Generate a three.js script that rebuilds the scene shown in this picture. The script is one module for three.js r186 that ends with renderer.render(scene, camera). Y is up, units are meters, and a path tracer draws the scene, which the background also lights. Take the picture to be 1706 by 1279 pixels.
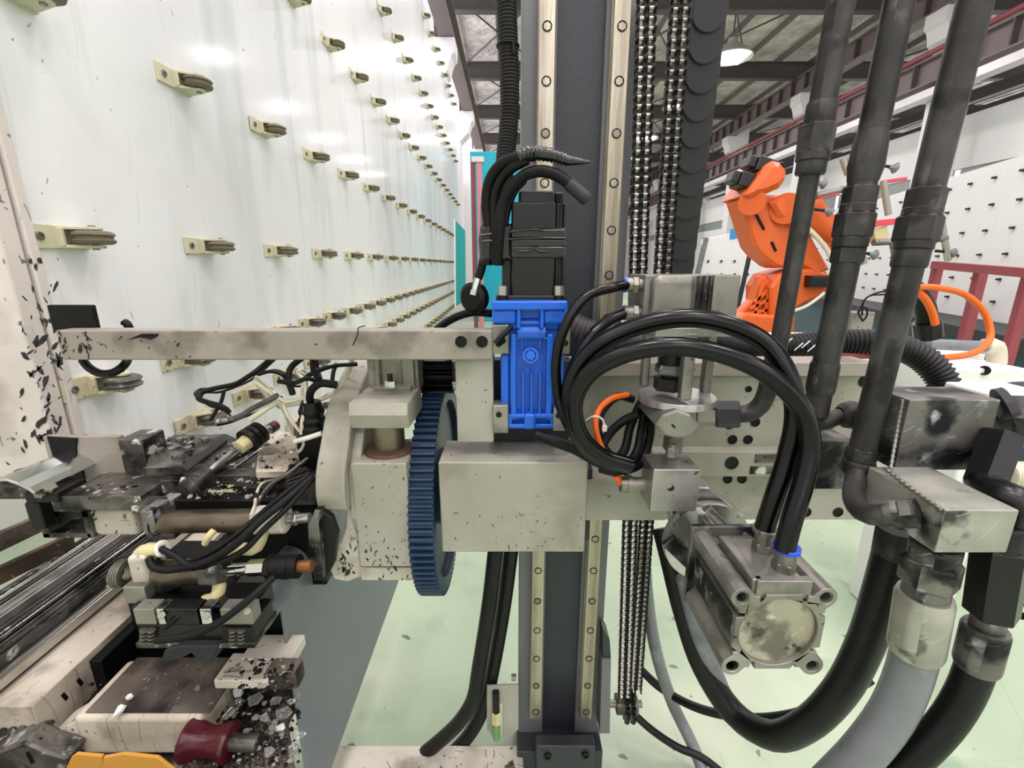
import * as THREE from 'three';
import { RoundedBoxGeometry } from 'three/addons/geometries/RoundedBoxGeometry.js';
import { mergeGeometries, toCreasedNormals } from 'three/addons/utils/BufferGeometryUtils.js';
import { RectAreaLightUniformsLib } from 'three/addons/lights/RectAreaLightUniformsLib.js';

// ---------- camera, light, exposure ----------
const F = 758, CU = 853, CV = 639.5, EYE = 1.3, PITCH = Math.atan(197.5 / F);
const scene = new THREE.Scene();
const camera = new THREE.PerspectiveCamera(2 * Math.atan(CV / F) * 180 / Math.PI, 1706 / 1279, 0.05, 120);
camera.position.set(0, EYE, 0); camera.rotation.x = -PITCH;
const renderer = new THREE.WebGLRenderer({ antialias: true });
renderer.toneMapping = THREE.LinearToneMapping;
renderer.toneMappingExposure = 1.14;
renderer.shadowMap.enabled = true;
scene.background = new THREE.Color(0.98, 0.95, 1.03);
scene.backgroundIntensity = 3;
RectAreaLightUniformsLib.init();
const LAMP = 46;          // radiance of the ceiling lamp panels
const LAMP_SIDE = 0.8;
const LAMPS = [];          // x, y, z of every high-bay lamp, two added ones included
for (let i = 0; i < 10; i++) for (const x of [1.2, 6.5]) LAMPS.push([x, 7.25, 6.7 - i * 4.44]);
LAMPS.push([-0.7, 7.25, 0.6], [3.6, 7.25, 0.2]);  // two unseen lamps added to brighten the tops of the machine

// ---------- helpers ----------
const V = (x, y, z) => new THREE.Vector3(x, y, z);
const ct = Math.cos(PITCH), st = Math.sin(PITCH);
function ray(u, v) { const xc = (u - CU) / F, yc = -(v - CV) / F; return [xc, yc * ct - st, -(ct + yc * st)]; }
function P(u, v, d) { const r = ray(u, v), k = d / -r[2]; return V(r[0] * k, EYE + r[1] * k, -d); }         // the point seen at u, v that lies d metres in front
function PY(u, v, y) { const r = ray(u, v), k = (y - EYE) / r[1]; return V(r[0] * k, y, r[2] * k); }          // ... that lies at height y
function PX(u, v, x) { const r = ray(u, v), k = x / r[0]; return V(x, EYE + r[1] * k, r[2] * k); }
let seed = 7;
function rnd() { seed = (seed * 1664525 + 1013904223) >>> 0; return seed / 4294967296; }
const rr = (a, b) => a + (b - a) * rnd();

function clean(g) {                       // position + normal only, not indexed
  let h = g.index ? g.toNonIndexed() : g.clone();
  for (const k of Object.keys(h.attributes)) if (k !== 'position' && k !== 'normal') h.deleteAttribute(k);
  h.morphAttributes = {}; h.clearGroups();
  return h;
}
function boxUV(g) {                       // uv in metres, by the main axis of each triangle
  const p = g.attributes.position, n = p.count, uv = new Float32Array(n * 2);
  const a = V(), b = V(), c = V();
  for (let i = 0; i < n; i += 3) {
    a.fromBufferAttribute(p, i); b.fromBufferAttribute(p, i + 1); c.fromBufferAttribute(p, i + 2);
    const e = b.clone().sub(a).cross(c.clone().sub(a)), X = Math.abs(e.x), Y = Math.abs(e.y), Z = Math.abs(e.z);
    [a, b, c].forEach((q, k) => {
      const j = (i + k) * 2;
      if (X >= Y && X >= Z) { uv[j] = q.z; uv[j + 1] = q.y; } else if (Y >= Z) { uv[j] = q.x; uv[j + 1] = q.z; } else { uv[j] = q.x; uv[j + 1] = q.y; }
    });
  }
  g.setAttribute('uv', new THREE.BufferAttribute(uv, 2));
  return g;
}
function join(list) {
  const l = (Array.isArray(list) ? list.flat(9) : [list]).map(clean);
  return boxUV(l.length > 1 ? mergeGeometries(l) : l[0]);
}
const counts = {};
function numbered(n) { const k = counts[n] = (counts[n] ?? -1) + 1; return k ? n + '_' + String(k).padStart(3, '0') : n; }
function mesh(name, geo, mat) {
  const m = new THREE.Mesh(geo, mat); m.name = name; m.castShadow = m.receiveShadow = true; return m;
}
const things = [];
function thing(name, label, category, group) {        // geometry of the parts is written in world metres; settle() moves the origin to the base
  const o = new THREE.Group(); o.name = numbered(name); o.userData = { label, category };
  if (group) o.userData.group = group;
  scene.add(o); things.push(o); return o;
}
function part(parent, name, list, mat, label) {
  const m = mesh(name, join(list), mat); parent.add(m);
  if (label) m.userData.label = label;
  return m;
}
function single(name, label, category, list, mat, group) {   // a thing that is one mesh
  const m = mesh(numbered(name), join(list), mat); m.userData = { label, category };
  if (group) m.userData.group = group;
  scene.add(m); return m;
}
function struct(name, list, mat) { const m = mesh(name, join(list), mat); m.userData.kind = 'structure'; scene.add(m); return m; }
function settle() {
  scene.updateMatrixWorld(true);
  for (const o of things) {
    if (o.userData.placed) { delete o.userData.placed; continue; }
    const b = new THREE.Box3().setFromObject(o); if (b.isEmpty()) continue;
    const c = V((b.min.x + b.max.x) / 2, b.min.y, (b.min.z + b.max.z) / 2);
    o.position.copy(c); o.children.forEach((k) => k.position.sub(c));
  }
}
// --- shapes ---
function box(x0, x1, y0, y1, z0, z1, r = 0.002) {
  const w = Math.abs(x1 - x0), h = Math.abs(y1 - y0), d = Math.abs(z1 - z0);
  const rad = Math.min(r, w * 0.45, h * 0.45, d * 0.45);
  const g = rad > 0.0002 ? new RoundedBoxGeometry(w, h, d, 2, rad) : new THREE.BoxGeometry(w, h, d);
  return clean(g).translate((x0 + x1) / 2, (y0 + y1) / 2, (z0 + z1) / 2);
}
function FB(u0, v0, u1, v1, d, t, r) {    // box whose front face spans the pixels u0..u1 (at the middle row), v0..v1 at distance d; t metres deep
  const a = P(u0, (v0 + v1) / 2, d), b = P(u1, (v0 + v1) / 2, d), y0 = P(u0, v0, d).y, y1 = P(u0, v1, d).y;
  return box(a.x, b.x, y1, y0, -d, -d - t, r);
}
function obox(c, ex, ey, ez, w, h, d, r = 0.002) {   // oriented box, axes ex ey (ez = cross)
  const rad = Math.min(r, w * 0.45, h * 0.45, d * 0.45);
  const g = rad > 0.0002 ? new RoundedBoxGeometry(w, h, d, 2, rad) : new THREE.BoxGeometry(w, h, d);
  return clean(g).applyMatrix4(new THREE.Matrix4().makeBasis(ex, ey, ez).setPosition(c));
}
function beam(a, b, w, h, up = V(0, 1, 0), r = 0.002) {   // bar from a to b, w across, h along «up»
  const z = b.clone().sub(a), L = z.length(); z.normalize();
  const x = up.clone().cross(z).normalize(), y = z.clone().cross(x);
  return obox(a.clone().add(b).multiplyScalar(0.5), x, y, z, w, h, L, r);
}
function EX(px, d, t, bev = 0.001, holes = []) {        // polygon seen at distance d, t metres deep behind it
  const sh = new THREE.Shape(px.map(([u, v]) => { const q = P(u, v, d); return new THREE.Vector2(q.x, q.y); }));
  for (const [u, v, r] of holes) { const q = P(u, v, d), h = new THREE.Path(); h.absarc(q.x, q.y, r, 0, Math.PI * 2, true); sh.holes.push(h); }
  const g = new THREE.ExtrudeGeometry(sh, { depth: t - 2 * bev, bevelEnabled: bev > 0, bevelThickness: bev, bevelSize: bev, bevelOffset: -bev, bevelSegments: 1, curveSegments: 10 });
  return clean(g).translate(0, 0, -d - t + bev);
}
function EXx(pts, x0, x1, bev = 0.001, holes = []) {    // polygon of [distance, y] extruded along x
  const f = ([d, y]) => new THREE.Vector2(d, y);
  const sh = new THREE.Shape(pts.map(f));
  for (const [d, y, r] of holes) { const h = new THREE.Path(); h.absarc(d, y, r, 0, Math.PI * 2, true); sh.holes.push(h); }
  const t = x1 - x0;
  const g = new THREE.ExtrudeGeometry(sh, { depth: t - 2 * bev, bevelEnabled: bev > 0, bevelThickness: bev, bevelSize: bev, bevelOffset: -bev, bevelSegments: 1, curveSegments: 16 });
  g.translate(0, 0, bev);
  // shape x -> -z, shape y -> y, depth -> x
  return clean(g).applyMatrix4(new THREE.Matrix4().makeBasis(V(0, 0, -1), V(0, 1, 0), V(1, 0, 0)).setPosition(x0, 0, 0));
}
function cyl(a, b, r0, r1 = r0, seg = 20, flat = false, turn = 0) {
  const y = b.clone().sub(a), L = y.length();
  let g = new THREE.CylinderGeometry(r1, r0, L, seg, 1);
  if (turn) g.rotateY(turn);
  if (flat) { g = g.toNonIndexed(); g.computeVertexNormals(); }
  const q = new THREE.Quaternion().setFromUnitVectors(V(0, 1, 0), y.normalize());
  return clean(g).applyQuaternion(q).translate((a.x + b.x) / 2, (a.y + b.y) / 2, (a.z + b.z) / 2);
}
const hex = (a, b, r, turn = 0) => chamferHex(a, b, r, turn);
function chamferHex(a, b, r, turn) {
  const d = b.clone().sub(a), L = d.length(); d.normalize(); const c = Math.min(r * 0.12, L * 0.25);
  const p1 = a.clone().addScaledVector(d, c), p2 = b.clone().addScaledVector(d, -c);
  return [cyl(a, p1, r * 0.9, r, 6, true, turn), cyl(p1, p2, r, r, 6, true, turn), cyl(p2, b, r, r * 0.9, 6, true, turn)];
}
function turned(a, b, prof, seg = 28) {                 // lathe: prof = [[radius, along 0..1], ...] from a to b
  const y = b.clone().sub(a), L = y.length();
  const g0 = new THREE.LatheGeometry(prof.map(([r, t]) => new THREE.Vector2(Math.max(r, 1e-5), t * L)), seg);
  const g = toCreasedNormals(g0, 0.6);
  const q = new THREE.Quaternion().setFromUnitVectors(V(0, 1, 0), y.normalize());
  return clean(g).applyQuaternion(q).translate(a.x, a.y, a.z);
}
function tube(pts, r, { n = 0, seg = 12, rf = null, closed = false, cap = true, tension = 0.5 } = {}) {
  const curve = new THREE.CatmullRomCurve3(pts, closed, 'centripetal', tension);
  const N = n || Math.max(8, Math.round(curve.getLength() / Math.max(r * 0.9, 0.004)));
  const fr = curve.computeFrenetFrames(N, closed);
  const pos = [], nor = [], idx = [];
  for (let i = 0; i <= N; i++) {
    const p = curve.getPointAt(i / N), R = rf ? rf(i / N, i) * r : r;
    for (let k = 0; k <= seg; k++) {
      const a = k / seg * Math.PI * 2, c = Math.cos(a), s = Math.sin(a);
      const nx = fr.normals[i].clone().multiplyScalar(c).addScaledVector(fr.binormals[i], s);
      pos.push(p.x + nx.x * R, p.y + nx.y * R, p.z + nx.z * R); nor.push(nx.x, nx.y, nx.z);
    }
  }
  for (let i = 0; i < N; i++) for (let k = 0; k < seg; k++) {
    const a = i * (seg + 1) + k, b = a + seg + 1; idx.push(a, b, a + 1, b, b + 1, a + 1);
  }
  let g = new THREE.BufferGeometry();
  g.setAttribute('position', new THREE.Float32BufferAttribute(pos, 3)); g.setAttribute('normal', new THREE.Float32BufferAttribute(nor, 3)); g.setIndex(idx);
  // winding: make the faces look outwards
  const A = V(...pos.slice(idx[0] * 3, idx[0] * 3 + 3)), B = V(...pos.slice(idx[1] * 3, idx[1] * 3 + 3)), C = V(...pos.slice(idx[2] * 3, idx[2] * 3 + 3));
  const nn = B.sub(A).cross(C.sub(A)), n0 = V(...nor.slice(idx[0] * 3, idx[0] * 3 + 3));
  if (nn.dot(n0) < 0) { for (let i = 0; i < idx.length; i += 3) { const t = idx[i + 1]; idx[i + 1] = idx[i + 2]; idx[i + 2] = t; } g.setIndex(idx); }
  if (rf) g.computeVertexNormals();
  const out = [clean(g)];
  if (cap && !closed) for (const [t, i] of [[0, 0], [1, N]]) {
    const p = curve.getPointAt(t), d = curve.getTangentAt(t), R = (rf ? rf(t, i) : 1) * r;
    const q = p.clone().addScaledVector(d, t ? 0.0012 : -0.0012);
    out.push(t ? cyl(p, q, R, R * 0.86, seg) : cyl(q, p, R * 0.86, R, seg));
  }
  return out;
}
const TP = (list, r, o) => tube(list.map(([u, v, d]) => P(u, v, d)), r, o);   // tube through pixels with distances
function ridged(pts, r, pitch, o = {}) {                // corrugated hose
  const c = new THREE.CatmullRomCurve3(pts, false, 'centripetal'), L = c.getLength(), k = Math.round(L / pitch);
  return tube(pts, r, { n: k * 4, seg: 18, rf: (t, i) => [1, 1, 0.86, 0.86][i % 4], ...o });
}
function socketScrew(p, dir, r, h) {                    // cap screw with a hexagon socket
  const d = dir.clone().normalize(), q = p.clone().addScaledVector(d, h);
  return turned(p, q, [[r, 0], [r, 0.85], [r * 0.9, 1], [r * 0.5, 1], [r * 0.5, 0.45], [0, 0.45]], 14);
}
function ringDisc(a, b, r, hole, seg = 40) { return turned(a, b, [[hole, 0], [r - 0.0006, 0], [r, 0.08], [r, 0.92], [r - 0.0006, 1], [hole, 1], [hole, 0]], seg); }
function smears(parent, u0, v0, u1, v1, d, n, size) {    // flat jagged dabs of black grease on an upright face at distance d
  const l = [];
  for (let i = 0; i < n; i++) {
    const u = rr(u0, u1), v = rr(v0, v1), L = size * rr(0.3, 1.5), w = L * rr(0.12, 0.4), a = rr(0.6, 2.5), c = Math.cos(a), s = Math.sin(a), pts = [];
    for (let k = 0; k < 9; k++) { const b = k / 9 * 6.283, x = Math.cos(b) * L * rr(0.5, 1), y = Math.sin(b) * w * rr(0.5, 1.3); pts.push([u + x * c - y * s, v + x * s + y * c]); }
    l.push(EX(pts, d, 0.0005, 0));
  }
  const m = part(parent, 'grease_dabs', l, GREASE, 'black grease dabs'); m.userData.kind = 'stuff'; return m;
}
const GREASE = new THREE.MeshStandardMaterial({ color: 0x0b0d0b, roughness: 0.4 });
// ---------- materials ----------
function lattice(n) { const a = new Float32Array(n * n); for (let i = 0; i < a.length; i++) a[i] = rnd(); return a; }
function fbm(size, base, oct, sx = 1, sy = 1) {         // tileable value noise, 0..1; sx, sy stretch it
  const out = new Float32Array(size * size); let amp = 1, tot = 0, f = base;
  for (let o = 0; o < oct; o++) {
    const fx = Math.max(1, Math.round(f / sx)), fy = Math.max(1, Math.round(f / sy)), L = new Float32Array(fx * fy);
    for (let i = 0; i < L.length; i++) L[i] = rnd();
    for (let y = 0; y < size; y++) {
      const gy = y / size * fy, y0 = Math.floor(gy) % fy, y1 = (y0 + 1) % fy; let ty = gy - Math.floor(gy); ty = ty * ty * (3 - 2 * ty);
      for (let x = 0; x < size; x++) {
        const gx = x / size * fx, x0 = Math.floor(gx) % fx, x1 = (x0 + 1) % fx; let tx = gx - Math.floor(gx); tx = tx * tx * (3 - 2 * tx);
        const a = L[y0 * fx + x0], b = L[y0 * fx + x1], c = L[y1 * fx + x0], d = L[y1 * fx + x1];
        out[y * size + x] += amp * ((a + (b - a) * tx) * (1 - ty) + (c + (d - c) * tx) * ty);
      }
    }
    tot += amp; amp *= 0.5; f *= 2;
  }
  for (let i = 0; i < out.length; i++) out[i] /= tot;
  return out;
}
function canvasTex(size, metres, paint, srgb = true) {
  const c = document.createElement('canvas'); c.width = c.height = size; const g = c.getContext('2d');
  paint(g, size);
  const t = new THREE.CanvasTexture(c); t.wrapS = t.wrapT = THREE.RepeatWrapping; t.repeat.set(1 / metres, 1 / metres);
  if (srgb) t.colorSpace = THREE.SRGBColorSpace; return t;
}
const hexrgb = (h) => [(h >> 16) & 255, (h >> 8) & 255, h & 255];
function noiseFill(g, size, a, b, base = 4, oct = 6, sx = 1, sy = 1, gain = 1.6) {
  const n = fbm(size, base, oct, sx, sy), im = g.createImageData(size, size), A = hexrgb(a), B = hexrgb(b);
  for (let i = 0; i < n.length; i++) {
    const t = Math.min(1, Math.max(0, (n[i] - 0.5) * gain + 0.5));
    for (let k = 0; k < 3; k++) im.data[i * 4 + k] = A[k] + (B[k] - A[k]) * t; im.data[i * 4 + 3] = 255;
  }
  g.putImageData(im, 0, 0);
}
function patches(g, size, col, base, oct, lo, hi, sx = 1, sy = 1) {   // blotches of one colour where the noise is high
  const n = fbm(size, base, oct, sx, sy), im = g.getImageData(0, 0, size, size), C = hexrgb(col);
  for (let i = 0; i < n.length; i++) {
    const t = Math.min(1, Math.max(0, (n[i] - lo) / (hi - lo)));
    for (let k = 0; k < 3; k++) im.data[i * 4 + k] += (C[k] - im.data[i * 4 + k]) * t;
  }
  g.putImageData(im, 0, 0);
}
function specks(g, size, n, rmin, rmax, col, alpha = 0.9) {
  for (let i = 0; i < n; i++) {
    const x = rr(0, size), y = rr(0, size), r = rmin + (rmax - rmin) * rnd() ** 3, a = rr(0, 6.28), e = rr(1, 2.6);
    g.fillStyle = col; g.globalAlpha = alpha * rr(0.5, 1);
    for (const [ox, oy] of [[0, 0], [size, 0], [-size, 0], [0, size], [0, -size]]) {
      if (x + ox < -30 || x + ox > size + 30 || y + oy < -30 || y + oy > size + 30) continue;
      g.save(); g.translate(x + ox, y + oy); g.rotate(a); g.beginPath();
      g.moveTo(r * e, 0); for (let k = 1; k < 8; k++) { const q = r * (0.55 + 0.45 * ((k * 37 % 8) / 8)); g.lineTo(Math.cos(k * 0.785) * q * e, Math.sin(k * 0.785) * q); }
      g.closePath(); g.fill(); g.restore();
    }
  }
  g.globalAlpha = 1;
}
function scratches(g, size, n, lmin, lmax, w, col, alpha, ang = null, spread = 0.3) {
  g.strokeStyle = col; g.lineCap = 'round';
  for (let i = 0; i < n; i++) {
    const x = rr(0, size), y = rr(0, size), l = rr(lmin, lmax), a = ang === null ? rr(0, 6.28) : ang + rr(-spread, spread);
    g.lineWidth = w * rr(0.4, 1.3); g.globalAlpha = alpha * rr(0.3, 1); g.beginPath(); g.moveTo(x, y);
    g.quadraticCurveTo(x + Math.cos(a + 0.2) * l / 2, y + Math.sin(a + 0.2) * l / 2, x + Math.cos(a) * l, y + Math.sin(a) * l); g.stroke();
  }
  g.globalAlpha = 1;
}
const S = (o) => new THREE.MeshStandardMaterial(o);
const MP = (o) => new THREE.MeshPhysicalMaterial(o);
const texCream = canvasTex(1024, 0.42, (g, s) => {
  noiseFill(g, s, 0x939182, 0xaeada0, 3, 6); patches(g, s, 0x817e6d, 5, 6, 0.6, 0.85); scratches(g, s, 60, 20, 120, 1.5, '#8a8674', 0.4);
  specks(g, s, 210, 0.8, 3.4, '#1d211d'); specks(g, s, 9, 3, 6, '#191d1a'); scratches(g, s, 22, 4, 16, 2.4, '#181c19', 0.9);
});
const texCreamDirty = canvasTex(1024, 0.5, (g, s) => {
  noiseFill(g, s, 0xb9b3a2, 0xdad5c6, 3, 6); patches(g, s, 0x8d8674, 6, 6, 0.58, 0.85); patches(g, s, 0x2a2b26, 12, 5, 0.73, 0.8);
  scratches(g, s, 120, 8, 50, 3, '#20231f', 0.85); specks(g, s, 420, 1, 9, '#1b1e1b');
});
const texPanel = canvasTex(2048, 2.0, (g, s) => {
  noiseFill(g, s, 0xd9dcda, 0xe9ecea, 2, 6, 0.5, 2); patches(g, s, 0xbcc2bf, 6, 5, 0.55, 0.95, 0.35, 3); patches(g, s, 0xdcd6d3, 4, 4, 0.6, 0.9);
  scratches(g, s, 60, 60, 300, 7, '#b3b8b2', 0.22, 1.57, 0.25); specks(g, s, 240, 0.6, 2.4, '#4a4d48', 0.85); specks(g, s, 22, 1.5, 4, '#1f2320', 0.9);
  scratches(g, s, 36, 6, 34, 2.4, '#23282a', 0.8, 1.4, 0.6);
});
const texSteel = canvasTex(512, 0.25, (g, s) => { noiseFill(g, s, 0xb0aea8, 0xd6d5d0, 4, 6, 1, 1); patches(g, s, 0x7d7b74, 5, 6, 0.6, 0.9); scratches(g, s, 80, 20, 120, 1, '#8a8882', 0.5); specks(g, s, 26, 1, 5, '#2a2a28'); });
const texGreasy = canvasTex(512, 0.22, (g, s) => { noiseFill(g, s, 0x35332f, 0x7a776e, 4, 6); patches(g, s, 0x0e0f0e, 5, 6, 0.46, 0.66); patches(g, s, 0xd2cfc4, 9, 5, 0.64, 0.74); scratches(g, s, 60, 10, 80, 2, '#d8d6cf', 0.4); specks(g, s, 120, 1, 6, '#131413'); });
const texGrey = canvasTex(512, 0.3, (g, s) => { noiseFill(g, s, 0x8a8378, 0xa29b8f, 3, 6); patches(g, s, 0x5f5b52, 5, 6, 0.6, 0.85); specks(g, s, 60, 1, 7, '#20221f'); });
const texPipe = canvasTex(512, 0.2, (g, s) => { noiseFill(g, s, 0x2a2927, 0x4b4946, 5, 6); patches(g, s, 0x6e6c66, 8, 6, 0.64, 0.9); patches(g, s, 0x1a1918, 6, 5, 0.6, 0.8); });
const texZinc = canvasTex(512, 0.18, (g, s) => { noiseFill(g, s, 0x54534f, 0x8e8c85, 4, 6); patches(g, s, 0x19191b, 4, 6, 0.48, 0.66); patches(g, s, 0xcfd6dc, 7, 6, 0.68, 0.85); scratches(g, s, 70, 10, 70, 3, '#d6dce0', 0.6, -0.6, 0.4); });
const texFloor = canvasTex(1024, 1.6, (g, s) => { noiseFill(g, s, 0x9cb294, 0xb6c6aa, 3, 6); patches(g, s, 0xc9cfb8, 3, 5, 0.55, 0.85); patches(g, s, 0x8aa58a, 9, 5, 0.66, 0.9); scratches(g, s, 60, 30, 260, 1.4, '#6f836e', 0.4); specks(g, s, 110, 1, 7, '#3c463c', 0.7); });
const texRail = canvasTex(512, 0.16, (g, s) => { noiseFill(g, s, 0x8f8673, 0xc9c1ae, 3, 6, 0.15, 4); scratches(g, s, 70, 60, 400, 1.4, '#6d6453', 0.5, 1.57, 0.02); });
const texDust = canvasTex(512, 0.3, (g, s) => { noiseFill(g, s, 0x2e2822, 0x6f665a, 5, 6); patches(g, s, 0x14120f, 6, 6, 0.5, 0.75); specks(g, s, 260, 0.8, 4, '#b9b4a8', 0.7); specks(g, s, 120, 1, 5, '#1c1a17'); });
const texFoil = canvasTex(512, 3, (g, s) => { noiseFill(g, s, 0xd0c6c2, 0xf8f2ee, 10, 5); scratches(g, s, 150, 20, 160, 3, '#f2ece8', 0.4); scratches(g, s, 120, 20, 120, 3, '#6f6561', 0.4); });
const texHose = canvasTex(512, 0.25, (g, s) => { noiseFill(g, s, 0x64676a, 0x7d8184, 3, 6); patches(g, s, 0x9a9ea0, 6, 6, 0.66, 0.95); patches(g, s, 0x484b4d, 5, 6, 0.64, 0.95); });
const texPost = canvasTex(1024, 0.6, (g, s) => { noiseFill(g, s, 0xcbc4bb, 0xe6e0d8, 3, 6); patches(g, s, 0xa79f92, 5, 6, 0.62, 0.9); specks(g, s, 150, 1, 7, '#20231f'); scratches(g, s, 70, 8, 46, 2.6, '#20231f', 0.85, 1.3, 0.8); patches(g, s, 0x22241f, 14, 4, 0.77, 0.82); });
const texStain = canvasTex(512, 0.11, (g, s) => { noiseFill(g, s, 0x97927f, 0xbcb6a2, 3, 6); patches(g, s, 0x6a675a, 4, 6, 0.55, 0.75); patches(g, s, 0x2b2a26, 5, 5, 0.68, 0.8); patches(g, s, 0xd2ccb8, 8, 5, 0.68, 0.85); });
const texZincL = canvasTex(512, 0.2, (g, s) => { noiseFill(g, s, 0x8f9086, 0xbdbcae, 4, 6); patches(g, s, 0x3a3a38, 5, 6, 0.6, 0.76); patches(g, s, 0xe2e2da, 7, 6, 0.68, 0.85); scratches(g, s, 60, 10, 70, 2.5, '#e8e8e2', 0.5, -0.6, 0.4); });
const texWorn = canvasTex(512, 0.3, (g, s) => { noiseFill(g, s, 0xa69c89, 0xd0c8b6, 3, 6); patches(g, s, 0x7a705f, 5, 6, 0.58, 0.85); scratches(g, s, 40, 40, 160, 2.5, '#6c6252', 0.5, 1.57, 0.2); specks(g, s, 60, 1, 4, '#2a2621', 0.8); });
const texCable = canvasTex(256, 0.2, (g, s) => { noiseFill(g, s, 0x3c3c3a, 0x5a5a57, 4, 5); specks(g, s, 40, 1, 4, '#8a8a86', 0.5); });
const bumpFine = canvasTex(512, 0.12, (g, s) => noiseFill(g, s, 0x000000, 0xffffff, 8, 6), false);
const bumpFoil = canvasTex(512, 2.2, (g, s) => noiseFill(g, s, 0x000000, 0xffffff, 9, 5, 1, 1, 2.2), false);

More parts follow.
